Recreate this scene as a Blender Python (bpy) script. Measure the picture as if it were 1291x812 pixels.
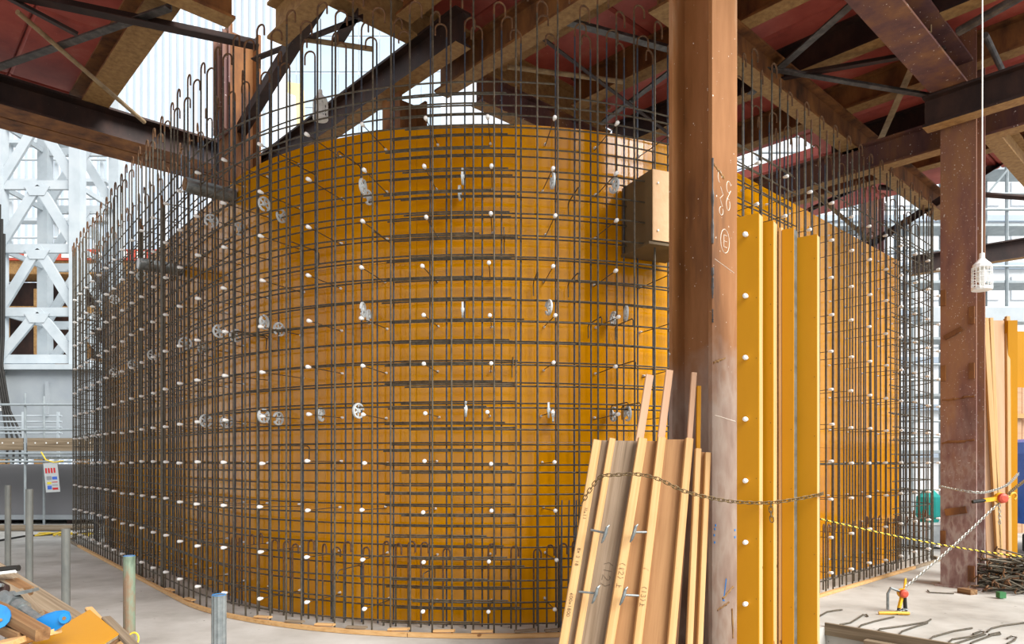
import bpy, bmesh, math, random
from mathutils import Vector as V, Matrix as M
random.seed(7)
for o in list(bpy.data.objects): bpy.data.objects.remove(o, do_unlink=True)
S = bpy.context.scene
COL = S.collection
# ------------------------------------------------------------------ camera
F, CX, HY, CAMZ = 890.0, 645.5, 583.0, 1.6          # focal length (px of 1291), principal column, horizon row, eye height
cam_d = bpy.data.cameras.new('camera'); cam = bpy.data.objects.new('camera', cam_d); COL.objects.link(cam)
cam.location = (0, 0, CAMZ); cam.rotation_euler = (math.pi/2, 0, 0)
cam_d.sensor_width = 36; cam_d.lens = F/1291*36; cam_d.shift_y = (HY-406)/1291; cam_d.clip_end = 300; cam_d.clip_start = .05
S.camera = cam
# ------------------------------------------------------------------ light
w = bpy.data.worlds.new('world'); S.world = w; w.use_nodes = True
nt = w.node_tree; nt.nodes.clear()
bg = nt.nodes.new('ShaderNodeBackground'); wo = nt.nodes.new('ShaderNodeOutputWorld')
bg.inputs[0].default_value = (.90, .95, 1.0, 1); bg.inputs[1].default_value = .66
nt.links.new(bg.outputs[0], wo.inputs[0])
sd = bpy.data.lights.new('sun', 'SUN'); sd.energy = 3.5; sd.angle = math.radians(38); sd.color = (1, .975, .94)
sun = bpy.data.objects.new('sun', sd); COL.objects.link(sun)
sun.rotation_euler = V((-.58, .50, -.64)).to_track_quat('-Z', 'Y').to_euler()
S.view_settings.view_transform = 'Standard'; S.view_settings.look = 'None'
S.view_settings.gamma = 1; S.view_settings.use_curve_mapping = False
S.view_settings.exposure = 0.85

# ------------------------------------------------------------------ helpers
def lin(h):
    c = [int(h[i:i+2], 16)/255 for i in (0, 2, 4)]
    return tuple(x/12.92 if x <= .04045 else ((x+.055)/1.055)**2.4 for x in c)
def mat(name, cols, scale=4, rough=.6, metal=0, stretch=(1, 1, 1), bump=0, coat=0, speck=None, speck_scale=60, speck_at=.70,
        detail=6, spread=(.3, .7), bscale=None, alpha=None, trans=0, emit=0, rough2=None, spec=.5):
    m = bpy.data.materials.new(name); m.use_nodes = True
    n = m.node_tree.nodes; l = m.node_tree.links; b = n['Principled BSDF']
    tc = n.new('ShaderNodeTexCoord'); mp = n.new('ShaderNodeMapping'); mp.inputs['Scale'].default_value = stretch
    l.new(tc.outputs['Object'], mp.inputs[0])
    nz = n.new('ShaderNodeTexNoise'); nz.inputs['Scale'].default_value = scale; nz.inputs['Detail'].default_value = detail
    nz.inputs['Roughness'].default_value = .62
    l.new(mp.outputs[0], nz.inputs['Vector'])
    r = n.new('ShaderNodeValToRGB'); e = r.color_ramp.elements
    cs = [lin(c) if isinstance(c, str) else c for c in cols]
    if len(cs) == 1: cs = cs*2
    while len(e) < len(cs): e.new(.5)
    for i, c in enumerate(cs):
        e[i].position = spread[0]+(spread[1]-spread[0])*i/(len(cs)-1); e[i].color = (*c, 1)
    l.new(nz.outputs['Fac'], r.inputs[0]); out = r.outputs[0]
    if speck:
        n2 = n.new('ShaderNodeTexNoise'); n2.inputs['Scale'].default_value = speck_scale; n2.inputs['Detail'].default_value = 2
        l.new(tc.outputs['Object'], n2.inputs['Vector'])
        r2 = n.new('ShaderNodeValToRGB'); r2.color_ramp.elements[0].position = speck_at; r2.color_ramp.elements[1].position = speck_at+.03
        l.new(n2.outputs['Fac'], r2.inputs[0])
        mx = n.new('ShaderNodeMix'); mx.data_type = 'RGBA'
        l.new(r2.outputs[0], mx.inputs[0]); l.new(out, mx.inputs[6]); mx.inputs[7].default_value = (*lin(speck), 1); out = mx.outputs[2]
    l.new(out, b.inputs['Base Color'])
    b.inputs['Roughness'].default_value = rough; b.inputs['Metallic'].default_value = metal
    if rough2 is not None:
        mr = n.new('ShaderNodeMapRange'); mr.inputs[3].default_value = rough; mr.inputs[4].default_value = rough2
        l.new(nz.outputs['Fac'], mr.inputs[0]); l.new(mr.outputs[0], b.inputs['Roughness'])
    b.inputs['Specular IOR Level'].default_value = spec; b.inputs['Coat Weight'].default_value = coat; b.inputs['Coat Roughness'].default_value = .12
    if trans: b.inputs['Transmission Weight'].default_value = trans
    if alpha is not None: b.inputs['Alpha'].default_value = alpha
    if emit:
        b.inputs['Emission Color'].default_value = (*cs[0], 1); b.inputs['Emission Strength'].default_value = emit
    if bump:
        bn = n.new('ShaderNodeBump'); bn.inputs['Strength'].default_value = bump; bn.inputs['Distance'].default_value = .01
        src = nz
        if bscale:
            src = n.new('ShaderNodeTexNoise'); src.inputs['Scale'].default_value = bscale; l.new(mp.outputs[0], src.inputs['Vector'])
        l.new(src.outputs['Fac'], bn.inputs['Height']); l.new(bn.outputs[0], b.inputs['Normal'])
    return m
def worn_foot(m, cols, z_at, soft, scale=5):          # cement-splashed paler lower length of a column
    n = m.node_tree.nodes; l = m.node_tree.links; b = n['Principled BSDF']; old = b.inputs['Base Color'].links[0].from_socket
    tc = n.new('ShaderNodeTexCoord'); sp = n.new('ShaderNodeSeparateXYZ'); l.new(tc.outputs['Object'], sp.inputs[0])
    nz = n.new('ShaderNodeTexNoise'); nz.inputs['Scale'].default_value = scale; nz.inputs['Detail'].default_value = 8; l.new(tc.outputs['Object'], nz.inputs['Vector'])
    ma = n.new('ShaderNodeMath'); ma.operation = 'MULTIPLY_ADD'; l.new(nz.outputs['Fac'], ma.inputs[0]); ma.inputs[1].default_value = 1.2; l.new(sp.outputs[2], ma.inputs[2])
    mr = n.new('ShaderNodeMapRange'); mr.inputs[1].default_value = z_at+.6-soft; mr.inputs[2].default_value = z_at+.6+soft; mr.inputs[3].default_value = 1; mr.inputs[4].default_value = 0
    l.new(ma.outputs[0], mr.inputs[0])
    r = n.new('ShaderNodeValToRGB'); e = r.color_ramp.elements
    while len(e) < len(cols): e.new(.5)
    for i, c in enumerate(cols): e[i].position = .32+.36*i/(len(cols)-1); e[i].color = (*lin(c), 1)
    nz2 = n.new('ShaderNodeTexNoise'); nz2.inputs['Scale'].default_value = scale*2; nz2.inputs['Detail'].default_value = 8
    mp = n.new('ShaderNodeMapping'); mp.inputs['Scale'].default_value = (1, 1, .4); l.new(tc.outputs['Object'], mp.inputs[0]); l.new(mp.outputs[0], nz2.inputs['Vector']); l.new(nz2.outputs['Fac'], r.inputs[0])
    mx = n.new('ShaderNodeMix'); mx.data_type = 'RGBA'; l.new(mr.outputs[0], mx.inputs[0]); l.new(old, mx.inputs[6]); l.new(r.outputs[0], mx.inputs[7])
    l.new(mx.outputs[2], b.inputs['Base Color'])
ORG = {}
class MB:
    def __init__(s): s.v = []; s.f = []; s.m = []
    def add(s, vs, fs, mi=0):
        k = len(s.v); s.v += [V(p) for p in vs]
        for f in fs: s.f.append([i+k for i in f]); s.m.append(mi)
        return s
    def box(s, x0, x1, y0, y1, z0, z1, mi=0):
        return s.add([(x0,y0,z0),(x1,y0,z0),(x1,y1,z0),(x0,y1,z0),(x0,y0,z1),(x1,y0,z1),(x1,y1,z1),(x0,y1,z1)],
                     [(3,2,1,0),(4,5,6,7),(0,1,5,4),(1,2,6,5),(2,3,7,6),(3,0,4,7)], mi)
    def bar(s, p0, p1, w, h, up=(0,0,1), mi=0):
        p0, p1 = V(p0), V(p1); a = (p1-p0).normalized(); side = a.cross(V(up))
        if side.length < 1e-4: side = a.cross(V((1,0,0)))
        side.normalize(); u2 = side.cross(a)
        vs = []
        for p in (p0, p1):
            for sx, sy in ((-1,-1),(1,-1),(1,1),(-1,1)): vs.append(p+side*(sx*w/2)+u2*(sy*h/2))
        return s.add(vs, [(0,1,2,3),(7,6,5,4),(0,4,5,1),(1,5,6,2),(2,6,7,3),(3,7,4,0)], mi)
    def tube(s, pts, r, n=6, mi=0, cap=True, twist=0, mis=None, rs=None):
        pts = [V(p) for p in pts]; k = len(s.v); prev = None
        for i, p in enumerate(pts):
            t = (pts[min(i+1, len(pts)-1)]-pts[max(i-1, 0)]).normalized()
            if prev is None:
                a = t.cross(V((0,0,1)))
                if a.length < .05: a = t.cross(V((1,0,0)))
            else: a = prev-t*prev.dot(t)
            a.normalize(); prev = a.copy(); b = t.cross(a); rr = rs[i] if rs else r
            for j in range(n):
                q = 2*math.pi*j/n+twist*i
                s.v.append(p+a*(rr*math.cos(q))+b*(rr*math.sin(q)))
        for i in range(len(pts)-1):
            for j in range(n):
                s.f.append([k+i*n+j, k+i*n+(j+1) % n, k+(i+1)*n+(j+1) % n, k+(i+1)*n+j])
                mm = mi
                if mis: mm = mis[i] if not callable(mis) else mis(i, j)
                s.m.append(mm)
        if cap:
            s.f.append([k+j for j in range(n)][::-1]); s.m.append(mi if not mis or callable(mis) else mis[0])
            e = k+(len(pts)-1)*n; s.f.append([e+j for j in range(n)]); s.m.append(mi if not mis or callable(mis) else mis[-1])
        return s
    def lathe(s, prof, n=12, M_=None, mi=0, z=False):     # prof of (r, t) about local X
        k = len(s.v); M_ = M_ or M()
        for r, t in prof:
            for j in range(n):
                q = 2*math.pi*j/n; s.v.append(M_ @ V((t, r*math.cos(q), r*math.sin(q))))
        for i in range(len(prof)-1):
            for j in range(n):
                s.f.append([k+i*n+j, k+i*n+(j+1) % n, k+(i+1)*n+(j+1) % n, k+(i+1)*n+j]); s.m.append(mi)
        s.f.append([k+j for j in range(n)][::-1]); s.m.append(mi)
        e = k+(len(prof)-1)*n; s.f.append([e+j for j in range(n)]); s.m.append(mi)
        return s
    def prism(s, poly, vec, mi=0):
        n = len(poly); vec = V(vec); vs = [V(p) for p in poly]+[V(p)+vec for p in poly]
        fs = [list(range(n))[::-1], [n+i for i in range(n)]]+[[i, (i+1) % n, n+(i+1) % n, n+i] for i in range(n)]
        return s.add(vs, fs, mi)
    def mesh(s, name, mats, org=V(), smooth=False):
        me = bpy.data.meshes.new(name); me.from_pydata([p-org for p in s.v], [], s.f)
        for m_ in (mats if isinstance(mats, (list, tuple)) else [mats]): me.materials.append(m_)
        me.polygons.foreach_set('material_index', s.m)
        if smooth: me.polygons.foreach_set('use_smooth', [True]*len(s.f))
        bm = bmesh.new(); bm.from_mesh(me); bmesh.ops.recalc_face_normals(bm, faces=bm.faces); bm.to_mesh(me); bm.free()
        return me
    def build(s, name, mats, parent=None, smooth=False, org=None):
        if parent is not None: o_ = ORG[parent.name]
        elif org is not None: o_ = V(org)
        else:
            xs = [p.x for p in s.v]; ys = [p.y for p in s.v]; zs = [p.z for p in s.v]
            o_ = V(((min(xs)+max(xs))/2, (min(ys)+max(ys))/2, min(zs)))
        ob = bpy.data.objects.new(name, s.mesh(name, mats, o_, smooth)); COL.objects.link(ob); ORG[ob.name] = o_
        if parent is not None: ob.parent = parent
        else: ob.location = o_
        return ob
def tag(o, label, cat, group=None, kind=None):
    if label: o['label'] = label
    if cat: o['category'] = cat
    if group: o['group'] = group
    if kind: o['kind'] = kind
    return o
def struct(o, label=None):
    o['kind'] = 'structure'
    if label: o['label'] = label
    return o
def thing(name, label, cat, loc, group=None):
    o = bpy.data.objects.new(name, None); o.empty_display_size = .1; COL.objects.link(o); o.location = loc; ORG[o.name] = V(loc)
    return tag(o, label, cat, group)
def place(name, me, Mw, parent=None):                # an object that shares mesh data, at world matrix Mw
    o = bpy.data.objects.new(name, me); COL.objects.link(o)
    if parent is not None:
        o.parent = parent; o.matrix_basis = M.Translation(-ORG[parent.name]) @ Mw; ORG[o.name] = None
    else: o.matrix_basis = Mw
    return o
def frame(p, x, up=(0,0,1)):                         # matrix with local X along x
    x = V(x).normalized(); y = V(up).cross(x)
    if y.length < 1e-4: y = V((0,1,0)).cross(x)
    y.normalize(); z = x.cross(y)
    m_ = M((x, y, z)).transposed().to_4x4(); m_.translation = V(p); return m_
_cache = {}
def timber(name, p0, p1, w, h, mt, parent=None, up=(0,0,1), bev=.004):   # squared timber, grain along its length
    p0, p1 = V(p0), V(p1); L = (p1-p0).length; mb = MB()
    b = min(bev, w/3, h/3)
    sec = [(-w/2+b,-h/2),(w/2-b,-h/2),(w/2,-h/2+b),(w/2,h/2-b),(w/2-b,h/2),(-w/2+b,h/2),(-w/2,h/2-b),(-w/2,-h/2+b)]
    mb.prism([(0, a, c) for a, c in sec], (L, 0, 0))
    me = mb.mesh(name, mt); return place(name, me, frame(p0, p1-p0, up), parent)
def W(x, y, d): return V(((x-CX)/F*d, d, CAMZ-(y-HY)/F*d))            # point seen at pixel (x, y) at depth d
def G(x, y, z=0): d = (CAMZ-z)*F/(y-HY); return V(((x-CX)/F*d, d, z)) # point at height z
U_, V_ = V((.731, .682, 0)), V((-.682, .731, 0))
def UV(u, v, z=0): return U_*u+V_*v+V((0, 0, z))
def hsec(H, B, tw, tf):
    return [(-B/2,0),(B/2,0),(B/2,tf),(tw/2,tf),(tw/2,H-tf),(B/2,H-tf),(B/2,H),(-B/2,H),(-B/2,H-tf),(-tw/2,H-tf),(-tw/2,tf),(-B/2,tf)]
def hmesh(p0, p1, wdir, hdir, H=.4, B=.4, tw=.02, tf=.03):
    p0, p1 = V(p0), V(p1); wd, hd = V(wdir).normalized(), V(hdir).normalized()
    mb = MB().prism([p0+wd*a+hd*b for a, b in hsec(H, B, tw, tf)], p1-p0)
    mb.m[2] = 1                                      # underside of the lower flange; on beams, rust tone with ground light painted in
    return mb
def hbeam(p0, p1, mt, label, H=.4, B=.22, tw=.02, tf=.03, stiff=0, group=None, under=None):
    p0, p1 = V(p0), V(p1); a = (p1-p0).normalized(); wd = a.cross(V((0,0,1))).normalized()
    mb = hmesh(p0, p1, wd, (0,0,1), H, B, tw, tf)
    if not stiff:
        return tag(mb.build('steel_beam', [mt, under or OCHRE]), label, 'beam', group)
    t = thing('steel_beam', label, 'beam', (p0+p1)/2, group)
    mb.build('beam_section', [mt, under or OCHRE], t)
    n = stiff
    for i in range(n):
        c = p0+(p1-p0)*((i+.5)/n)
        for sg in (-1, 1):
            q = c+wd*(sg*(B/4+tw/4))
            MB().bar(q-a*.006+V((0,0,H/2)), q+a*.006+V((0,0,H/2)), B/2-tw, H-2*tf).build('stiffener', mt, t)
    return t
def below(p, zmax=6.50):                             # braces run under the purlins, not through them
    p = V(p)
    if p.y < 12 and p.z > zmax:
        c = V((0, 0, CAMZ)); p = c+(p-c)*((zmax-CAMZ)/(p.z-CAMZ))
    return p
def angle(p0, p1, s, mt, label, t=.012, group=None, up=(0,0,1)):
    p0, p1 = below(p0), below(p1); a = (p1-p0).normalized(); sd_ = a.cross(V(up)).normalized(); u2 = sd_.cross(a)
    poly = [(0,0),(s,0),(s,t),(t,t),(t,s),(0,s)]
    return tag(MB().prism([p0+sd_*x+u2*y for x, y in poly], p1-p0).build('steel_brace', mt), label, 'brace', group)
def pipe(name, p0, p1, r, mt, label, cat='pipe', group=None, n=12):
    p0, p1 = below(p0), below(p1)
    return tag(MB().tube([p0, p1], r, n).build(name, mt, smooth=False), label, cat, group)

# ------------------------------------------------------------------ materials
RUST = mat('rusted steel', ['3c2412', '6a4020', '86562a', '966432'], 3.5, .75, .1, (1,1,.35), .25, speck='a89070', speck_scale=38, speck_at=.76)
RUSTC = mat('rusted column steel', ['5e3a1c', '8a5a2e', '9c6a3e', 'b08a68'], 2.2, .62, .15, (1,1,.18), .2, speck='e4ddd0', speck_scale=30, speck_at=.73)
DARK = mat('dark brown steel', ['1f1412', '33211c', '4a3026'], 3, .65, .2, (1,1,.5), .2, speck='8a7a6a', speck_scale=40, speck_at=.75)
PURP = mat('purple brown steel', ['4a3030', '644240', '7a523c', '8e6440'], 2.5, .6, .15, (1,1,.25), .2, speck='d8d0c8', speck_scale=26, speck_at=.70)
OCHRE = mat('ochre rust and lit flange', ['7c5a34', '8e6a3e', '9c7848', 'a88452'], 14, .8, 0, (1,1,1), .12, speck='5c4024', speck_scale=40, speck_at=.72)
GREYST = mat('grey brace steel', ['3c3a38', '565250', '746e68'], 8, .5, .5)
TANST = mat('tan brace steel', ['7a6448', '9a8260', 'b09a78'], 8, .6, .2)
DECK = mat('red oxide deck plate', ['84362e', 'a2463a', 'b05244', 'b86c5c'], 1.6, .55, .05, (1,1,1), .15, speck='c89a8a', speck_scale=26, speck_at=.74)
YEL = mat('yellow coated plywood', ['c88200', 'd48e00', 'd89400'], .9, .13, 0, (1,1,.35), .05, 0, spread=(.35,.65), spec=.42, bscale=2.2)
YELM = mat('yellow form panel face', ['b87c02', 'c28602', 'c68c02'], 1.2, .45, 0, (1,1,.3), .03, 0, spec=.25)
WOODL = mat('pale sawn pine', ['b48650', 'c69a62', 'd0a872', 'b88c54'], 5, .7, 0, (.14,6,6), .1, speck='84582c', speck_scale=7, speck_at=.71)
WOODP = mat('pink planed pine', ['b88c68', 'c8a080', 'c49a78'], 5, .7, 0, (.14,6,6), .1)
WOODG = mat('grey weathered timber', ['5c4e3e', '7a6a54', '8e7e68', '6c5c48'], 4, .85, 0, (.16,7,7), .3)
WOODB = mat('brown stained timber', ['5a4028', '7c5a38', '9a7a54'], 4, .85, 0, (.16,7,7), .3)
PLYB = mat('brown plywood back', ['7c5430', '946a40', 'a2784c', '8c6038'], 3, .75, 0, (.2,4,4), .08)
PLYW = mat('weathered plywood back', ['54463a', '7c6852', '94806a', '6a5644'], 4, .85, 0, (.15,6,6), .2, spread=(.25,.75))
PLYPK = mat('pink brown plywood', ['b08864', 'c49c78', 'cca888'], 3, .75, 0, (.2,3,3), .05)
CONC = mat('pale concrete', ['8e8a82', 'a8a49c', 'b8b5ae', 'c6c4be'], .9, .85, 0, (1,1,1), .15, speck='6a6660', speck_scale=11, speck_at=.72, detail=9)
REB = mat('dark rebar steel', ['3e382e', '564e40', '6a604e'], 30, .5, .4, (1,1,1), .4, bscale=160)
REBI = mat('blue grey rebar steel', ['343a42', '464e5a', '5a5c58'], 30, .5, .5, (1,1,1), .4, bscale=160)
REBR = mat('rusty rebar hook', ['4c3c30', '6e4e34', '84603c'], 30, .75, .3, (1,1,1), .3)
REBD = mat('dark rusted starter rebar', ['46301f', '64462e', '745840'], 30, .75, .2, (1,1,1), .3)
WHT = mat('white plastic', ['e8e8e4', 'f4f4f0'], 8, .4)
GREYP = mat('pale grey plastic', ['b4bcbe', 'd0d6d6'], 10, .45)
GALV = mat('galvanised steel', ['626868', '7e8484', '969a98'], 18, .45, .5)
GRNP = mat('green painted steel pipe', ['5a6a58', '7c8c78', '8c7058', '93a08c'], 14, .6, .25, (1,1,.4), .15)
GREYP2 = mat('dull grey steel pipe', ['50524c', '686a66', '7c7c74'], 10, .55, .3, (1,1,.3))
BLUE = mat('blue painted steel', ['0a64a4', '1478bc', '1680c4'], 6, .45)
BLUED = mat('deep blue paint', ['123a90', '1e54b8', '1a4aa4'], 2, .35)
BLACK = mat('black rubber', ['14130f', '23201c'], 8, .7)
WHTST = mat('white painted steel', [(.36,.41,.44), (.42,.47,.50), (.47,.51,.53)], 1.5, .55)
GREYC = mat('pale grey painted plate', [(.24,.27,.30), (.28,.31,.33), (.31,.34,.36)], .8, .6)
GREYD = mat('mid grey container panel', [(.16,.16,.17), (.18,.18,.19)], .7, .7)
RED = mat('red orange paint', ['b8402a', 'c85038'], 5, .5)
YELP = mat('yellow paint', ['d89a10', 'e8b020', 'c88a10'], 9, .45, speck='6a4a18', speck_scale=40, speck_at=.66)
CHAINM = mat('galvanised chain', ['8a8a80', 'b0b0a8', 'c8c8c0'], 40, .4, .7)
CHAINR = mat('rusty chain', ['4a4030', '6c5a3e', '8a7448'], 40, .6, .5)
YROPE = mat('yellow rope', ['e0c030', 'f0d048'], 20, .7)
BROPE = mat('black rope', ['18160f', '2a261c'], 20, .8)
CARD = mat('tan boxed plywood', ['d4a878', 'e0b888', 'dcb07e'], 3, .6, 0, (1,1,1), .5, bscale=14)
CARDS = mat('brown box side ply', ['5c4a30', '6e5a3a'], 3, .7)
INK = mat('pencil ink', ['2c2820'], 1, .8)
CHALK = mat('chalk mark', ['e8d8c4', 'f0e8dc'], 30, .9)
BCHALK = mat('blue chalk mark', ['3a8ad8'], 30, .9)
CLAD = mat('white cladding sheet', [(.72,.75,.78), (.78,.80,.82)], .2, .6)
CLADB = mat('pale blue cladding rib', [(.36,.43,.52), (.42,.49,.57)], .3, .6)
GLASSB = mat('pale blue glazing', [(.36,.46,.56), (.46,.55,.62), (.52,.60,.66)], .08, .3, 0)
MULL = mat('light mullion metal', [(.72,.76,.80), (.78,.80,.82)], .4, .5)
MESHW = mat('white scaffold sheet', [(.74,.76,.78), (.80,.81,.82)], .4, .8)
SCAFF = mat('scaffold tube steel', [(.24,.28,.30), (.36,.40,.41)], 4, .5, .2)
GLASS = mat('lamp glass', ['e8ecec'], 1, .2, alpha=.35)
TEAL = mat('teal fabric', ['1c9a92', '38b4a8'], 4, .8)
BTARP = mat('blue tarpaulin', ['1860b8', '2c7cd0'], 3, .5, 0, (1,1,1), .4, bscale=6)
PAPER = mat('white paper', ['b8bcbc'], 2, .6)
REDI = mat('red print', ['c02028'], 2, .6); BLUI = mat('blue print', ['3a62c0'], 2, .6); YELI = mat('yellow print', ['d8c830'], 2, .6); GRYI = mat('grey print', ['8a8c90'], 2, .6)
EARTH = mat('dusty ground', ['7c7468', '8f887c', 'a09a90'], 1.2, .9)

RUSTC = RUSTC; worn_foot(RUSTC, ['8a7060', '9c8474', 'a89484', '967a68'], 2.35, .25, 3)
PURPC = mat('purple brown column steel', ['5c3e3a', '80574a', '946848', '8a5e50'], 2.5, .6, .1, (1,1,.25), .2, speck='cfc4ba', speck_scale=48, speck_at=.68)
worn_foot(PURPC, ['7c5c58', '8e706a', 'a8968e', '84625c'], 1.5, .9, 7)
# ------------------------------------------------------------------ wall path: left run, round corner, right run, with returns at both ends
dl, dr = V((-.643, .766)).normalized(), V((.731, .683)).normalized()
K = V((-.65, 4.32)); half = math.acos(dl.dot(dr))/2; R1 = 4.6
bis = (dl+dr).normalized(); AC = K+bis*(R1/math.sin(half)); TL = R1/math.tan(half)
SW = math.pi-2*half; ARC = R1*SW                     # arc length; s = 0 at its middle
R2 = .75; LL, LR, RET = 8.1, 5.4, 3.2
def path(s):                                         # point on the curb line, heading (left to right), inward normal
    sg = 1 if s >= 0 else -1; a = abs(s)
    if a <= ARC/2:
        q = a/R1; rad = -bis; c, sn = math.cos(q*sg), math.sin(q*sg)
        rad = V((rad.x*c-rad.y*sn, rad.x*sn+rad.y*c)); return AC+rad*R1, V((-rad.y, rad.x)), -rad
    a -= ARC/2; d = dr if sg > 0 else dl; L = LR if sg > 0 else LL
    nin = V((-d.y, d.x)) if sg > 0 else V((d.y, -d.x))
    T0 = K+d*TL
    if a <= L: p = T0+d*a; return p, d*sg, nin
    a -= L; c2 = T0+d*L+nin*R2
    if a <= R2*math.pi/2:
        q = a/R2; rad = -nin*math.cos(q)+d*math.sin(q); t = d*math.cos(q)+nin*math.sin(q)
        return c2+rad*R2, t*sg, -rad
    a -= R2*math.pi/2
    return c2+d*R2+nin*a, nin*sg, -d
S0 = -(ARC/2+LL+R2*math.pi/2+RET); S1 = ARC/2+LR+R2*math.pi/2+RET
SM0 = -(ARC/2+LL+.4); SM1 = ARC/2+LR+.5
def P(s, dlt, z=0):
    p, t, n = path(s); q = p+n*dlt; return V((q.x, q.y, z))
def px(s, dlt): q = P(s, dlt); return CX+F*q.x/q.y
def sof(x, dlt=.12):
    a, b = SM0, SM1
    for _ in range(50):
        m_ = (a+b)/2
        if px(m_, dlt) < x: a = m_
        else: b = m_
    return (a+b)/2
DO, DI, DF, HT = .12, .47, .57, 4.94                 # outer mat, inner mat, form face, form height

# ------------------------------------------------------------------ setting: slab with a shallow pit, deck overhead
fl = thing('floor', None, None, (0, 0, 0)); del_ = fl; struct(fl, 'pale concrete slab with a shallow pit beside the steel column')
def slab(u0, u1, v0, v1, z0, z1):
    return MB().prism([UV(u0, v0, z0), UV(u1, v0, z0), UV(u1, v1, z0), UV(u0, v1, z0)], (0, 0, z1-z0))
PU0, PU1, PV = 5.75, 6.95, 2.95
for i, a in enumerate([(-40, 60, PV, 60, -.4, 0), (-40, PU0, -30, PV, -.4, 0), (PU1, 60, -30, PV, -.4, 0)]):
    slab(*a).build('slab', CONC, fl)
slab(PU0, PU1, -30, PV, -.5, -.28).build('pit_bed', CONC, fl)
cl = thing('ceiling', None, None, UV(8, 4, 7.1)); struct(cl, 'temporary road deck of red oxide steel plates')
def plate_mesh(lu, lv):
    mb = MB(); mb.box(-lu/2, lu/2, -lv/2, lv/2, .03, .2)
    b = .03; mb.add([(-lu/2+b,-lv/2+b,0),(lu/2-b,-lv/2+b,0),(lu/2-b,lv/2-b,0),(-lu/2+b,lv/2-b,0),(-lu/2,-lv/2,.03),(lu/2,-lv/2,.03),(lu/2,lv/2,.03),(-lu/2,lv/2,.03)],
        [(0,1,2,3),(0,1,5,4),(1,2,6,5),(2,3,7,6),(3,0,4,7)])
    return mb.mesh('deck_plate', DECK)
PLM = plate_mesh(.985, 1.985)
ang = math.atan2(.682, .731)
def deck_plate(u, v):
    place('deck_plate', PLM, M.Translation(UV(u, v, 7.06)) @ M.Rotation(ang, 4, 'Z'), cl)
for i in range(13):
    for j in range(3):
        u, v = 3.1+i, 2.4+2*j
        if i == 9 and j == 2: continue
        deck_plate(u, v)
for i in range(10):
    for j in range(-4, 3): deck_plate(2.1-i, 9.1+2*j)

# ------------------------------------------------------------------ steel columns
def hcolumn(u, v, z0, z1, fdir, mt, label, H=.42, B=.40):
    c = UV(u, v); fd = V(fdir); wd = V((-fd.y, fd.x, 0))
    t = thing('steel_column', label, 'column', (c.x, c.y, z0))
    hmesh(V((c.x, c.y, z0))-fd*(H/2), V((c.x, c.y, z1))-fd*(H/2), wd, fd, H, B, .022, .034).build('column_section', [mt, mt], t)
    MB().prism([c+fd*(sx*.25)+wd*(sy*.25)+V((0, 0, z0)) for sx, sy in ((-1,-1),(1,-1),(1,1),(-1,1))], (0, 0, .02)).build('base_plate', mt, t)
    return t, c, fd, wd
t1, c1, f1, w1 = hcolumn(5.36, 3.33, 0, 7.05, -V_, RUSTC, 'tall rust brown column chained to the yellow panels')
# weld scars and chalk marks on its outer flange
def onface(c, fd, wd, H, a, z, lift=.003): return V((c.x, c.y, 0))+fd*(H/2+lift)+wd*a+V((0, 0, z))
def strokes(name, pts_list, r, mt, parent, fn):
    mb = MB()
    for pl in pts_list: mb.tube([fn(a, b) for a, b in pl], r, 4)
    return mb.build(name, mt, parent)
def arcp(cx, cy, rx, ry, a0, a1, n=10): return [(cx+rx*math.cos(math.radians(a0+(a1-a0)*i/n)), cy+ry*math.sin(math.radians(a0+(a1-a0)*i/n))) for i in range(n+1)]
ff = lambda a, z: onface(c1, f1, w1, .42, a, z, .001)
sgn = 1 if (V((c1.x, c1.y, 0))+w1).x > c1.x else -1
ffx = lambda a, z: ff(sgn*a, z)
strokes('chalk_mark', [arcp(.06, 3.93, .035, .05, 20, 330)+[(.09, 3.9), (.03, 3.82)], arcp(.05, 3.78, .03, .05, 60, 400)], .003, CHALK, t1, ffx)
strokes('chalk_mark', [arcp(-.08, 3.98, .03, .05, 0, 260), [(-.07, 3.9), (-.03, 3.84), (-.08, 3.8), (-.04, 3.74)], arcp(-.06, 3.7, .03, .035, 100, 400)], .003, CHALK, t1, ffx)
strokes('chalk_mark', [arcp(.0, 3.46, .07, .1, 0, 360, 16), [(-.02, 3.51), (-.02, 3.41), (.03, 3.41)], [(-.02, 3.46), (.03, 3.46)], [(-.02, 3.51), (.03, 3.51)]], .003, CHALK, t1, ffx)
strokes('chalk_mark', [[(-.16, 3.28), (.15, 3.22)]], .003, CHALK, t1, ffx)
strokes('chalk_mark', [[(-.16, 1.99), (.17, 1.95)]], .004, CHALK, t1, ffx)
strokes('chalk_mark', [[(.02, .62), (-.02, .46)], [(-.02, .47), (-.035, .44), (-.01, .44)]], .006, BCHALK, t1, ffx)
for a, z in ((-.16, 1.05), (-.17, 1.0), (-.165, .94), (.16, 1.02), (.16, .96), (-.15, 1.08)):
    MB().bar(ffx(a-.008, z), ffx(a+.008, z), .006, .018).build('chalk_mark', BCHALK, t1)
for a0, z0_, a1, z1_ in ((-.18, 4.06, -.02, 3.99), (-.18, 2.42, .0, 2.48), (-.04, .46, .13, .54), (.11, .36, .13, .1), (-.12, .37, .06, .42)):
    mb = MB(); pts = [ffx(a0+(a1-a0)*i/8, z0_+(z1_-z0_)*i/8+random.uniform(-.006, .006)) for i in range(9)]
    mb.tube(pts, .011, 6, rs=[random.uniform(.006, .013) for _ in pts]).build('weld_scar', OCHRE, t1)
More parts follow.
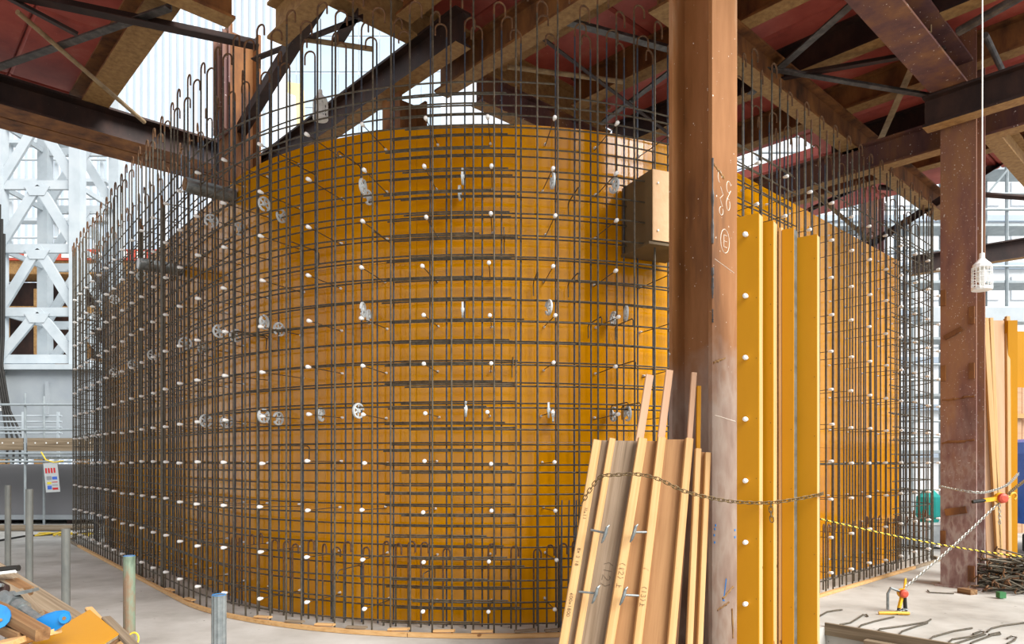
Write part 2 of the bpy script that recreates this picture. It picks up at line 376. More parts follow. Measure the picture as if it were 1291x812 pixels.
for z0_, z1_ in ((3.4, 4.1), (2.95, 3.2), (2.75, 2.86)):
    pts = [ffx(-.195, z0_+(z1_-z0_)*i/14) for i in range(15)]
    MB().tube(pts, .01, 6, rs=[random.uniform(.005, .014) for _ in pts]).build('weld_scar', GREYST, t1)
# second column, flange turned to the wall
t2, c2, f2, w2 = hcolumn(10.5, 2.70, 0, 7.05, -U_, PURPC, 'speckled purple brown column beside the heap of rebar ties')
sg2 = 1 if w2.x > 0 else -1
def f2x(a, z, lift=.001): return onface(c2, f2, w2, .42, sg2*a, z, lift)
for a, z, rot, ww, hh in ((-.16, 3.72, 0, .055, .2), (.155, 3.45, 0, .06, .22), (-.05, 3.25, .45, .22, .06), (.155, 2.75, 0, .06, .2), (-.16, 2.75, 0, .055, .2), (-.02, .98, .2, .24, .09), (-.165, .62, 0, .06, .2), (.15, .2, 0, .07, .2)):
    ca, sa = math.cos(rot), math.sin(rot)
    mb = MB(); poly = []
    for sx, sy in ((-1,-1),(1,-1),(1,1),(-1,1)):
        x_, y_ = sx*ww/2, sy*hh/2; poly.append(f2x(a+x_*ca-y_*sa, z+x_*sa+y_*ca))
    mb.prism(poly, f2*.03).build('welded_cleat', RUST, t2)
for z in (2.4, 1.85):
    pts = [f2x(-.18+.36*i/10, z+.03*i/10+random.uniform(-.008, .008)) for i in range(11)]
    MB().tube(pts, .02, 6, rs=[random.uniform(.008, .022) for _ in pts]).build('weld_scar', RUST, t2)
t3, c3, f3, w3 = hcolumn(3.84, 9.54, 0, 7.4, -U_, RUST, 'orange brown column with a dark red stiffener box above the wall')
# red-brown gusset box on it
q = V((c3.x, c3.y, 0))
mb = MB(); mb.prism([q+f3*.215+w3*a+V((0, 0, z)) for a, z in ((-.22, 5.95), (.22, 5.95), (.22, 7.35), (-.22, 7.35))], f3*.02); mb.build('gusset_plate', PURP, t3)
for a in (-.16, 0, .16):
    MB().prism([q+f3*.235+w3*(a+d_)+V((0, 0, z)) for d_, z in ((-.006, 6.0), (.006, 6.0), (.006, 7.3), (-.006, 7.3))], f3*.06).build('gusset_rib', PURP, t3)
t4, *_ = hcolumn(5.2, 7.6, 0, 6.25, -U_, RUST, 'rust column carrying the sawn off rusty beam above the form')
t5, *_ = hcolumn(17.9, 6.5, 0, 8.6, -U_, PURP, 'far brown column seen behind the hooked bars at the wall end')

# ------------------------------------------------------------------ beams
Z1, Z2, Z3 = 5.87, 6.28, 6.66
hbeam(UV(10.09, -3, Z1), UV(10.09, 3.02, Z1), DARK, 'speckled bracket beam across the near face of the purple column', stiff=0)
hbeam(UV(10.93, -3, Z1), UV(10.93, 9.5, Z1), PURP, 'purple brown beam running from the purple column over the wall end')
hbeam(UV(5.6, 2.73, Z2), UV(10.45, 2.73, Z2), PURP, 'broad girder landing on the bracket beam of the purple column', B=.4, under=PURP)
hbeam(UV(10.6, 2.73, Z2), UV(17, 2.73, Z2), OCHRE, 'girder going on past the purple column under the deck')
hbeam(UV(6.0, 4.25, Z2-.04), UV(15.2, 4.25, Z2-.04), RUST, 'long ochre girder under the deck above the yellow filler panels', B=.24, H=.42)
hbeam(UV(5.48, 3.6, Z2), UV(5.48, 7.2, Z2), RUST, 'rusty beam cut off short at the column above the form')
hbeam(UV(5.0, 6.16, Z2), UV(5.0, 12.6, Z2), DARK, 'black beam with a pale lower flange ending above the round form', stiff=0)
hbeam(UV(5.95, 7.05, Z2), UV(12, 7.05, Z2), PURP, 'plum coloured beam just above the form top behind the cage')
hbeam(UV(-9, 11.5, Z2), UV(6, 11.5, Z2), DARK, 'near girder of the pair resting beyond the left rebar run', B=.4, under=RUST)  # rust colour underneath stands in for warm light off the ground
hbeam(UV(-9, 11.93, Z2), UV(6, 11.93, Z2), RUST, 'orange lit rear girder of the pair beyond the left rebar run', B=.4, under=RUST)
hbeam(UV(-6, 7.55, Z2), UV(2.95, 7.55, Z2), RUST, 'rust girder meeting the stiffener box column from the deck edge')
hbeam(UV(3.45, 4.0, Z2), UV(3.45, 7.55, Z2), OCHRE, 'ochre beam whose end hangs beside the stiffener box column')
hbeam(UV(2.4, 7.0, Z3), UV(8.5, 7.0, Z3), OCHRE, 'ochre girder over the black beam at the deck edge')
hbeam(UV(2.5, 7.9, Z3), UV(2.5, 12.1, Z3), RUST, B=.34, label= 'ochre purlin along the edge of the left hand red deck')
hbeam(UV(-.9, 7.9, Z3), UV(-.9, 12.1, Z3), DARK, 'dark purlin under the middle of the left red deck')
PN = ['first', 'second', 'third', 'fourth', 'fifth', 'sixth']
for i, u in enumerate((4.6, 6.05, 7.55, 9.05, 10.5, 12.0, 13.5)):
    hbeam(UV(u, 1.3, Z3), UV(u, 6.75 if u < 8 else (5.0 if u == 12.0 else 7.3), Z3), DARK if i % 2 else RUST,
          ['purlin over the ochre beam end', 'purlin next to the rusty cut off beam', 'purlin passing behind the chained column', 'purlin crossing over the yellow standing panels',
           'purlin reaching the purple column', 'purlin just past the purple column', 'outermost purlin beyond the purple column'][i]+', under the red deck plates')
hbeam(W(1150, 347, 16), W(1420, 305, 15), DARK, 'long dark beam crossing behind the hanging lamp', H=.42)
# bolts under the ochre girder
# ------------------------------------------------------------------ braces
angle(W(-30, 100, 9.2), W(217, 15, 8.3), .10, GREYST, 'grey angle brace climbing under the left red deck')
angle(W(-25, -8, 7.2), W(325, 64, 9.0), .13, DARK, 'long dark brace running to the stiffener box column')
angle(W(-60, -36, 7.65), W(97, 47, 7.7), .06, DARK, 'short loose angle hanging below the left red deck')
pipe('steel_brace', W(22, 15, 8.2), W(182, 154, 9.9), .028, TANST, 'thin pale brace rod slanting down to the paired girders', 'brace')
angle(W(402, -5, 9.2), W(270, 215, 10.4), .13, DARK, 'broad dark brace crossing the bright gap by the stiffener box column')
angle(W(322, 78, 9.8), W(458, 26, 9.2), .07, DARK, 'thin dark strut crossing the bright gap over the hanging lamp')
pipe('steel_brace', W(345, 44, 8.5), W(470, 62, 8.5), .03, TANST, 'pale level rod behind the hooked bars near the black beam', 'brace')
angle(W(430, 60, 9.0), W(452, 25, 9.0), .13, DARK, 'stub of flat plate bolted under the ochre girder')
angle(W(684, 25, 9.0), W(870, 74, 9.6), .10, GREYST, 'grey angle brace under the deck beside the chained column')
pipe('steel_brace', W(640, 84, 9.9), W(785, 103, 9.9), .03, TANST, 'pale rod lying level behind the hooks over the round form', 'brace')
angle(W(658, 32, 8.7), W(850, 176, 10.5), .05, DARK, 'thin dark brace dropping towards the chained column')
angle(W(760, 158, 11), W(905, 50, 9.4), .08, GREYST, 'dark brace passing behind the head of the chained column')
angle(W(950, 120, 9.6), W(1092, -4, 8.2), .10, GREYST, 'broad grey brace under the purlins right of the chained column')
angle(W(955, 88, 9.6), W(1192, 128, 9.2), .075, GREYST, 'blue grey brace running level to the purple column')
angle(W(980, 103, 9.7), W(1192, 66, 9.1), .08, DARK, 'dark flat brace running to the purple column just below the deck')
angle(W(1114, 176, 10.6), W(1175, 40, 9.0), .085, TANST, 'tan angle brace dropping on to the purple brown beam')
pipe('steel_brace', W(1208, 40, 8.4), W(1300, -12, 7.6), .05, GREYST, 'grey tube brace behind the lamp cord', 'brace')
pipe('steel_brace', W(1242, 44, 8.8), W(1273, 108, 9.4), .035, GREYST, 'short tube strut between girder and bracket beam', 'brace')
pipe('steel_brace', W(1006, 226, 12.5), W(1096, 303, 12.5), .035, TANST, 'pale rod slanting down to the form top at the wall end', 'brace')
angle(W(1020, 268, 14), W(1120, 222, 14), .09, DARK, 'dark angle brace beside the blue tarpaulin')
pipe('steel_brace', W(1108, 236, 13.5), W(1330, 252, 13.0), .05, DARK, 'level dark tube behind the purple column', 'brace')
angle(W(1090, 318, 13.0), W(1310, 178, 13.0), .13, DARK, 'long dark diagonal brace behind the purple column')

# ------------------------------------------------------------------ the form: yellow panels with edges, ties with white cones
SF0, SF1 = -(ARC/2+LL-.55), sof(1152, DF)
fw = thing('formwork_wall', 'tall round cornered wall form of glossy yellow coated plywood', 'formwork', P(0, DF+.1))
npan = round((SF1-SF0)/.6); ds = (SF1-SF0)/npan
rows = [(0.0, 1.8), (1.8, 3.6), (3.6, HT)]
def curved_box(s0, s1, d0, d1, z0, z1, n=4, g=.0015, mi_face=0, mi_edge=1):
    mb = MB(); A = [s0+g+(s1-s0-2*g)*i/n for i in range(n+1)]; z0 += g; z1 -= g
    vs = []
    for s in A: vs += [P(s, d0, z0), P(s, d1, z0), P(s, d1, z1), P(s, d0, z1)]
    mb.v = vs
    for i in range(n):
        k = 4*i; mb.f += [[k, k+4, k+7, k+3], [k+1, k+2, k+6, k+5], [k, k+1, k+5, k+4], [k+3, k+7, k+6, k+2]]; mb.m += [mi_face, mi_edge, mi_edge, mi_edge]
    mb.f += [[0, 3, 2, 1], [4*n, 4*n+1, 4*n+2, 4*n+3]]; mb.m += [mi_edge, mi_edge]
    return mb
for i in range(npan):
    jog = random.uniform(0, .003)
    for z0, z1 in rows:
        curved_box(SF0+ds*i, SF0+ds*(i+1), DF+jog, DF+.075, z0, z1).build('form_panel', [YEL, WOODL], fw)
# walers behind the form
for z in (.5, 1.6, 2.7, 3.8, 4.6):
    curved_box(SF0+.05, SF1-.05, DF+.08, DF+.17, z, z+.1, 60, mi_face=0, mi_edge=0).build('waler', WOODL, fw)
tie_me = MB().lathe([(.0045, 0), (.0045, DF-.02)], 6).mesh('form_tie', REB)
cone_me = MB().lathe([(.008, -.024), (.017, -.018), (.0195, 0), (.014, .026), (.011, .04)], 10).mesh('tie_cone', WHT, smooth=True)
ties = []
s = sof(617, .02)
ss = [s+.6*k for k in range(-40, 40) if SF0+.1 < s+.6*k < SF1-.1]
for s in ss:
    for k in range(-3, 8): ties.append((s+random.uniform(-.02, .02), 1.6+.45*k+random.uniform(-.015, .015)))
ties.sort(key=lambda a: P(a[0], 0).length)
def tie_mats(s, z):
    p, t, n = path(s); tilt = random.uniform(-.03, .03); a = V((n.x+t.x*tilt, n.y+t.y*tilt, random.uniform(-.04, .01)))
    p0 = P(s, .02, z); return frame(p0, a), frame(P(s, DF-.006, z)+V((t.x, t.y, 0))*tilt*.55, -a)
for s, z in ties[:300]:
    Ma, Mb = tie_mats(s, z)
    o = place('form_tie', tie_me, Ma, fw)
    c = bpy.data.objects.new('tie_cone', cone_me); COL.objects.link(c); c.parent = o
    c = bpy.data.objects.new('tie_cone', cone_me); COL.objects.link(c); c.parent = o; c.matrix_basis = Ma.inverted() @ Mb; c.scale = (.7, .7, .7)
mb = MB()
for s, z in ties[300:]:
    Ma, Mb = tie_mats(s, z)
    mb.lathe([(.0045, 0), (.0045, DF-.02)], 5, Ma).lathe([(.01, -.028), (.024, 0), (.013, .045)], 6, Ma, 1)
o = mb.build('form_tie', [REB, WHT], fw); o['kind'] = 'stuff'

# ------------------------------------------------------------------ rebar mats
def vbar(s, dlt, top, r, ang_, mt, parent, hr=.055, straight=False, z0=0.0):
    p, t, n = path(s); b = V((P(s, dlt).x, P(s, dlt).y, 0)); hd = V((t.x, t.y, 0))*math.cos(ang_)+V((n.x, n.y, 0))*math.sin(ang_)
    lean = V((random.uniform(-.012, .012), random.uniform(-.012, .012), 0))
    pts = [b+V((0, 0, z0)), b+lean*.4+V((0, 0, 2.5)), b+lean+V((0, 0, top-hr-.07)), b+lean+V((0, 0, top-hr))]; mi = [0, 0, 1]
    if not straight:
        for k in range(1, 8):
            q = math.pi*k/7; pts.append(b+lean+hd*(hr-hr*math.cos(q))+V((0, 0, top-hr+hr*math.sin(q)))); mi.append(1)
        pts.append(pts[-1]-V((0, 0, random.uniform(.05, .09)))); mi.append(1)
    return MB().tube(pts, r, 6, mis=mi).build('vertical_bar', [mt, REBR], parent)
def hbar(s0, s1, dlt, z, r, mt, parent, sag=.002, name='horizontal_bar'):
    n = max(2, int((s1-s0)/.2)); ph = random.uniform(0, 6)
    pts = [P(s0+(s1-s0)*i/n, dlt, z+sag*math.sin(ph+i*.35)) for i in range(n+1)]
    return MB().tube(pts, r, 5).build(name, mt, parent)
om = thing('rebar_mat', 'outer curtain of hooked rebar standing nearest the timber curb', 'rebar cage', P(0, DO))
im = thing('rebar_mat', 'inner curtain of rebar close against the yellow form face', 'rebar cage', P(0, DI))
sb = sof(617, DO)+.05
k0 = math.ceil((S0-sb)/.2); k1 = math.floor((S1-sb)/.2)
def htop(s, k): return 5.93+(.07 if k % 2 else -.06)+random.uniform(-.03, .03)+(.04 if s < 0 else -.0)-(.16 if s > ARC/2+.3 else 0)
for k in range(k0, k1+1):
    s = sb+.2*k+random.uniform(-.012, .012)
    vbar(s, DO-.012, htop(s, k), .0094, 0 if k % 2 else .35, REB, om)
    s = sb+.2*k+.07+random.uniform(-.012, .012)
    if s < S1-.1: vbar(s, DI+.012, htop(s, k+1)-.06, .0088, math.pi+.3 if k % 2 else -.4, REBI, im)
# bundled bars that stand out darker on the left run
for x in (181, 208):
    s = sof(x, DO)
    for j in range(3): vbar(s+.028*(j-1), DO-.03, 5.06-.05*j, .014, 0, REB, om, straight=True)
for k in range(26):
    z = .12+.2*k; e = k % 2; up_ = .0165
    a0, a1 = (sof(487, DO), sof(612, DO)) if e == 0 else (sof(512, DO), sof(646, DO))
    j = lambda q: q+random.uniform(-.06, .06)
    if k < 25:
        hbar(S0+.05, j(a1), DO+.012, z, .0084, REB, om); hbar(j(a0), sof(1000, DO), DO+.014, z-up_, .0084, REB, om)
    else: hbar(S0+.05, sof(700, DO), DO+.012, z, .0084, REB, om)
    hbar(j(sof(1122 if e else 1126, DO)), S1-.05, DO+.012, z, .0084, REB, om)
    a0, a1 = (sof(487, DI), sof(640, DI)) if e else (sof(500, DI), sof(655, DI))
    hbar(S0+.05, j(a1), DI-.012, z+.07, .0082, REB, im); hbar(j(a0), j(sof(1000, DI)), DI-.014, z+.07-up_, .0082, REB, im)
    if e or k < 3: hbar(j(sof(1124, DI)), S1-.05, DI-.012, z+.05, .0082, REB, im)
hbar(sof(980, DO), sof(1130, DO), DO+.012, 1.58, .012, REB, om); hbar(sof(980, DO), sof(1130, DO), DO+.012, .14, .009, REB, om)
hbar(sof(1028, DO), S1-.3, DO+.02, 4.98, .0084, REB, om)
for x in (1038, 1080, 1120):
    pass
# short cross ties hooking the two curtains together
for k in range(22):
    s = sof(random.choice([480, 540, 640, 675, 733, 760, 800, 360, 420, 300])+random.uniform(-12, 12), DO); z = .55+.4*random.randint(0, 10)
    mb = MB().tube([P(s, DO-.02, z-.06), P(s, DO-.025, z), P(s, DO, z+.02), P(s+.015, DI, z+.02), P(s+.015, DI+.03, z), P(s+.015, DI+.025, z-.12)], .006, 5)
    mb.build('cross_tie', REB, om)
# extra lapped bars near the panels
for z in (.32, .55, .75, .95):
    for s in (sof(706), sof(715), sof(724)):
        if random.random() < .8: MB().tube([P(s, DO-.04, z-.3), P(s+.01, DO-.04, z+.3)], .007, 5).build('lap_bar', REBI, om)
# starter bars with rusty hooks
stm = MB()
pts = [V((0,0,0)), V((0,0,.4)), V((0,0,.74))]+[V((.036-.036*math.cos(math.pi*q/6), 0, .74+.04*math.sin(math.pi*q/6))) for q in range(1, 7)]+[V((.072, 0, .68))]
stm.tube(pts, .0095, 6, mis=[0, 1, 1]+[1]*6); STM = stm.mesh('starter_bar', [REB, REBD])
s = sof(292, .40); k = 0
while s < ARC/2+LR+.3:
    p, t, n = path(s)
    o = place('starter_bar', STM, M.Translation(P(s, .40 if s < ARC/2 else .20)) @ M.Rotation(math.atan2(t.y, t.x)+random.uniform(-.5, .5), 4, 'Z') @ M.Scale(random.uniform(.95, 1.08), 4, V((0,0,1))))
    tag(o, 'short starter bar with rust brown hook inside the foot of the round corner' if s < ARC/2 else 'short hooked starter bar at the cage foot behind the striped rope', 'rebar', 'hooked starter bars along the wall base')
    s += random.choice([.14, .2, .24]); k += 1

# ------------------------------------------------------------------ spacer wheels clipped on the mats
def wheel_mesh():
    mb = MB(); R, r, w_ = .074, .058, .018
    N = 20
    for i in range(N-2):
        a, b = 2*math.pi*i/N, 2*math.pi*(i+1)/N
        q = [(R, a), (R, b), (r, b), (r, a)]
        mb.prism([(-w_/2, rr*math.cos(x_), rr*math.sin(x_)) for rr, x_ in q], (w_, 0, 0))
    for i in range(5):
        a = 2*math.pi*(i+.3)/6; mb.bar((0, .012*math.cos(a), .012*math.sin(a)), (0, .062*math.cos(a), .062*math.sin(a)), w_*.8, .009, up=(1, 0, 0))
    mb.lathe([(.019, -.016), (.022, 0), (.019, .016)], 10)
    return mb.mesh('spacer_wheel', GREYP)
WHM = wheel_mesh()
wheels = {'upper': (4.23, [265, 332, 457, 583, 697, 775, 120, 143, 178], [356, 303, 465, 580]),
          'middle': (3.03, [275, 332, 457, 583, 692, 790, 167, 192, 232, 143], [299, 353, 466, 258, 773]),
          'lower': (2.08, [258, 331, 451, 587, 692, 792, 110, 124], [287, 352, 406, 697, 773])}
nm = {'upper': 'grey wheel spacer in the topmost row', 'middle': 'grey wheel spacer in the mid height row', 'lower': 'grey wheel spacer in the lowest row'}
for key, (z, xo, xi) in wheels.items():
    for d_, xs in ((DO, xo), (DI, xi)):
        for x in xs:
            s = sof(x, d_); p, t, n = path(s); yaw = math.atan2(t.y, t.x)+random.uniform(-.25, .25)
            o = place('spacer_wheel', WHM, M.Translation(P(s, d_+(.012 if d_ == DO else -.012), z+random.uniform(-.02, .02))) @ M.Rotation(yaw, 4, 'Z') @ M.Rotation(random.uniform(0, 6), 4, 'X'))
            tag(o, nm[key]+(', on the outer bars' if d_ == DO else ', on the bars by the form face'), 'spacer', key+' row of wheel spacers')

# ------------------------------------------------------------------ block-out box, sleeves
s = sof(842, .1); p, t, n = path(s); tt, nn = V((t.x, t.y, 0)), V((n.x, n.y, 0))
b0 = P(s, .02, 3.70)
bo = thing('blockout_box', 'tan plywood block-out box set through the rebar beside the chained column', 'box', b0)
MB().prism([b0-tt*.24, b0+tt*.24, b0+tt*.24+nn*.53, b0-tt*.24+nn*.53], (0, 0, .68)).build('box_body', [CARDS], bo)
MB().prism([b0-tt*.235-nn*.012+V((0,0,.006)), b0+tt*.235-nn*.012+V((0,0,.006)), b0+tt*.235-nn*.001+V((0,0,.006)), b0-tt*.235-nn*.001+V((0,0,.006))], (0, 0, .67)).build('front_board', CARD, bo)
MB().prism([b0-tt*.27-nn*.0+V((0,0,-.03)), b0+tt*.27-nn*.0+V((0,0,-.03)), b0+tt*.27+nn*.5+V((0,0,-.03)), b0-tt*.27+nn*.5+V((0,0,-.03))], (0, 0, .025)).build('base_board', CARDS, bo)
for sx in (-1, 1):
    for zz in (.1, .55):
        q = b0+tt*(.18*sx)-nn*.012+V((0, 0, zz)); MB().lathe([(.01, 0), (.01, .012)], 8, frame(q, -nn)).build('nail_head', WHT, bo)
for x, z, lab in ((237, 4.72, 'grey steel pipe sleeve with plywood cap near the top of the left run'), (178, 4.30, 'lower grey pipe sleeve in the left rebar run')):
    s = sof(x, .03); p, t, n = path(s); a = V((n.x, n.y, 0)); q = P(s, .0, z)
    t_ = thing('pipe_sleeve', lab, 'pipe', q)
    MB().lathe([(.075, 0), (.08, .01), (.08, DF-.02)], 16, frame(q, a)).build('sleeve_tube', GALV, t_)
    MB().lathe([(.07, -.012), (.07, .0)], 16, frame(q, a)).build('end_cap', WOODB if x > 200 else GREYP, t_)
# ------------------------------------------------------------------ timber curb and shims
cb = thing('base_batten', 'thin timber curb batten following the foot of the rebar cage', 'timber', P(0, 0))
s = -(ARC/2+LL+.5)
while s < ARC/2+LR+.5:
    L = 1.7; curved_box(s, min(s+L, SM1+.4), 0, .045, 0, .045, 12, .004, 0, 0).build('batten', WOODG if random.random() < .6 else WOODL, cb); s += L
for x in (332, 372, 410, 450, 503, 560, 608, 662, 700, 240, 215, 190):
    s = sof(x, .06); p, t, n = path(s)
    o = timber('wood_shim', P(s-.1, .05, .055), P(s+.1, .06, .056+random.uniform(0, .01)), .06, .018, random.choice([WOODL, WOODG]))
    tag(o, 'loose flat wood shim lying on the curb batten under the cage', 'timber', 'wood shims on the curb')

# ================================================================== foreground: panels, timbers, chains
def ring(mb, pts, r, n=5, mi=0):
    pts = [V(p) for p in pts]; k = len(mb.v); N = len(pts)
    nrm = (pts[1]-pts[0]).cross(pts[N//2]-pts[0]).normalized()
    for i, p in enumerate(pts):
        t = (pts[(i+1) % N]-pts[i-1]).normalized(); a = t.cross(nrm)
        for j in range(n):
            q = 2*math.pi*j/n; mb.v.append(p+a*(r*math.cos(q))+nrm*(r*math.sin(q)))
    for i in range(N):
        for j in range(n):
            mb.f.append([k+i*n+j, k+i*n+(j+1) % n, k+((i+1) % N)*n+(j+1) % n, k+((i+1) % N)*n+j]); mb.m.append(mi)
    return mb
def link_mesh(L, wd, r, mt):
    pts = []; h = L/2-wd/2
    for i in range(5): q = -math.pi/2+math.pi*i/4; pts.append((h+wd/2*math.cos(q), wd/2*math.sin(q), 0))
    for i in range(5): q = math.pi/2+math.pi*i/4; pts.append((-h+wd/2*math.cos(q), wd/2*math.sin(q), 0))
    return ring(MB(), pts, r, 5).mesh('chain_link', mt)
def chain(pts, pitch, label, mt, parent_name='chain', fat=1.0):
    pts = [V(p) for p in pts]
    # smooth with Catmull-Rom
    sm = []
    for i in range(len(pts)-1):
        a, b, c, d = pts[max(i-1, 0)], pts[i], pts[i+1], pts[min(i+2, len(pts)-1)]
        for k in range(12):
            t = k/12; sm.append(.5*((2*b)+(c-a)*t+(2*a-5*b+4*c-d)*t*t+(3*b-a-3*c+d)*t**3))
    sm.append(pts[-1])
    t_ = thing(parent_name, label, 'chain', sm[0])
    lm = link_mesh(pitch*1.42, pitch*.72, pitch*.105*fat, mt)
    acc = 0; nxt = 0; k = 0
    for i in range(len(sm)-1):
        seg = (sm[i+1]-sm[i]).length
        while nxt <= acc+seg and seg > 0:
            p = sm[i].lerp(sm[i+1], (nxt-acc)/seg); d = (sm[i+1]-sm[i]).normalized()
            place('chain_link', lm, frame(p, d) @ M.Rotation(math.pi/2*(k % 2)+.5, 4, 'X'), t_); k += 1; nxt += pitch
        acc += seg
    return t_
def strip(xt, yt, x812, dt=5.6, db=5.3):             # a straight member from its seen top to the slab
    yb = HY+CAMZ*F/db; xb = xt+(x812-xt)*(yb-yt)/(812-yt)
    return W(xb, yb, db), W(xt, yt, dt)
GLY = {'0': [arcp(.5, .5, .35, .5, 0, 360, 10)], '1': [[(.5, 1), (.5, 0)]], '2': [[(.15, .8), (.4, 1), (.75, .85), (.7, .6), (.15, 0), (.85, 0)]],
       '3': [[(.2, .95), (.6, 1), (.75, .8), (.45, .55), (.8, .3), (.6, 0), (.15, .08)]], '6': [[(.7, 1), (.3, .6), (.2, .25), (.5, 0), (.8, .2), (.55, .45), (.2, .3)]],
       '8': [arcp(.5, .75, .25, .25, 0, 360, 8), arcp(.5, .25, .3, .25, 0, 360, 8)], 'N': [[(.15, 0), (.15, 1), (.8, 0), (.8, 1)]], 'o': [arcp(.5, .25, .25, .25, 0, 360, 8)],
       '(': [[(.7, 1.1), (.4, .5), (.7, -.1)]], ')': [[(.3, 1.1), (.6, .5), (.3, -.1)]], 'x': [[(.2, .1), (.8, .7)], [(.2, .7), (.8, .1)]],
       'J': [[(.5, 1), (.5, 0)], [(.5, .55), (.9, .55)], [(.05, 0), (.95, 0)]]}
def writing(text, p, along, upv, h, mt, parent, r=.0012):
    mb = MB(); along = V(along).normalized(); upv = V(upv).normalized(); x = 0
    for ch in text:
        for pl in GLY.get(ch, []): mb.tube([V(p)+along*((x+a)*h)+upv*(b*h) for a, b in pl], r, 4)
        x += .95 if ch != ' ' else .6
    return mb.build('handwriting', mt, parent)
FRONT = V((0, -1, 0))
def leaning_panel(label, sheet, smat, battens, dt=5.6, db=5.3, group=None):
    (xl, yl, bl), (xr, yr, br) = sheet
    A, B = strip(xl, yl, bl, dt+.03, db+.03); C, D = strip(xr, yr, br, dt+.03, db+.03)
    t_ = thing('leaning_panel', label, 'form panel', (A+C)/2)
    n = (C-A).cross(B-A).normalized()
    if n.y < 0: n = -n
    ax = (B-A).normalized(); mid = (A+B+C+D)/4; wv = ((C+D)-(A+B))*.5
    Mx = frame(A, B-A, n); mi_ = Mx.inverted()
    mb = MB(); mb.prism([mi_ @ p for p in (A, C, D, B)], mi_.to_3x3() @ (n*.014)); me = mb.mesh('plywood_sheet', [smat])
    place('plywood_sheet', me, Mx, t_)
    # yellow face on the far side
    mb = MB(); mb.prism([mi_ @ (p+n*.0145) for p in (A, C, D, B)], mi_.to_3x3() @ (n*.002)); place('coated_face', mb.mesh('coated_face', [YELM]), Mx, t_)
    for xt, yt, xb, w_, th in battens:
        p0, p1 = strip(xt, yt, xb, dt, db)
        timber('batten', p0-n*(th/2-.028), p1-n*(th/2-.028), w_, th, WOODL, t_, up=n)
    return t_, n
pA, nA = leaning_panel('weathered grey backed panel at the outer end of the chained stack', ((748, 555, 705), (806, 556, 771)), PLYW,
                       [(753, 555, 710, .066, .045), (772, 553, 728, .05, .045)])
pB, nB = leaning_panel('panel with two pencil numbered battens in the chained stack', ((808, 556, 772), (836, 556, 806)), PLYB,
                       [(810, 553, 768, .068, .055), (834, 552, 803, .062, .055)], 5.58, 5.27)
pC, nC = leaning_panel('wide plain brown backed panel in the chained stack', ((838, 554, 809), (870, 554, 845)), PLYB,
                       [(869, 553, 846, .058, .05)], 5.57, 5.26)
pD, nD = leaning_panel('narrow panel with short battens nearest the steel column in the stack', ((876, 569, 869), (897, 571, 886)), PLYB,
                       [(880, 566, 869, .045, .05), (892, 571, 882, .04, .05)], 5.56, 5.25)
for (xt, yt, xb, w_, mt, lab) in ((819, 473, 765, .062, WOODP, 'long pink pine stick sticking up above the numbered panel'), (844, 467, 800, .058, WOODP, 'tallest pine stick rising out of the chained stack'),
                                  (875, 470, 851, .042, WOODP, 'long narrow pine stick in front of the column web'), (881, 487, 877, .034, YELM, 'yellow coated strip standing among the pine sticks')):
    p0, p1 = strip(xt, yt, xb, 5.72, 5.40)
    tag(timber('timber_stick', p0, p1, w_, .03, mt, up=FRONT), lab, 'timber')
# pencil writing on battens
def along(xt, yt, xb, f, dt, db, off, n):
    p0, p1 = strip(xt, yt, xb, dt, db); return p1.lerp(p0, f)-n*off, (p0-p1).normalized()
for par, n_, (xt, yt, xb, dt, db), f, txt, h, off in ((pA, nA, (753, 555, 710, 5.6, 5.3), .30, 'No11', .024, .020), (pA, nA, (753, 555, 710, 5.6, 5.3), .47, '8x 3 18', .024, .020), (pA, nA, (753, 555, 710, 5.6, 5.3), .66, '600x1800', .024, .020),
                                          (pB, nB, (810, 553, 768, 5.58, 5.27), .53, '(12) J', .038, .030), (pB, nB, (834, 552, 803, 5.58, 5.27), .63, '(13)J', .034, .030)):
    q, ax = along(xt, yt, xb, f, dt, db, off, n_); rt = ax.cross(n_); 
    if rt.x < 0: rt = -rt
    writing(txt, q-rt*h*.5, ax, rt, h, INK, par)
q, ax = along(789, 555, 745, .52, 5.63, 5.33, .004, nA); rt = ax.cross(nA); rt = rt if rt.x > 0 else -rt
writing('(12)', q, ax, rt, .06, INK, pA)
# metal form-tie clamps stuck through the stack
def clamp(p0, p1, lab, flip):
    t_ = thing('tie_clamp', lab, 'clamp', p0)
    MB().tube([p0, p1], .009, 8).build('clamp_rod', GALV, t_)
    e = p1 if flip else p0
    MB().tube([e+V((.03, -.01, .06)), e+V((.012, -.02, .045)), e+V((0, -.022, 0)), e+V((-.018, -.02, -.05)), e+V((-.03, -.012, -.075))], .008, 6, rs=[.005, .011, .014, .011, .005]).build('wedge_hook', GALV, t_)
clamp(W(745, 668, 5.40), W(763, 672, 5.34), 'upper rod clamp through the weathered panel', True)
clamp(W(799, 671, 5.36), W(815, 671, 5.40), 'upper bright clamp beside the pencil numbered batten', False)
clamp(W(730, 746, 5.34), W(751, 748, 5.30), 'lower rod clamp through the weathered panel', True)
clamp(W(786, 750, 5.28), W(805, 751, 5.32), 'lower bright clamp beside the pencil numbered batten', False)
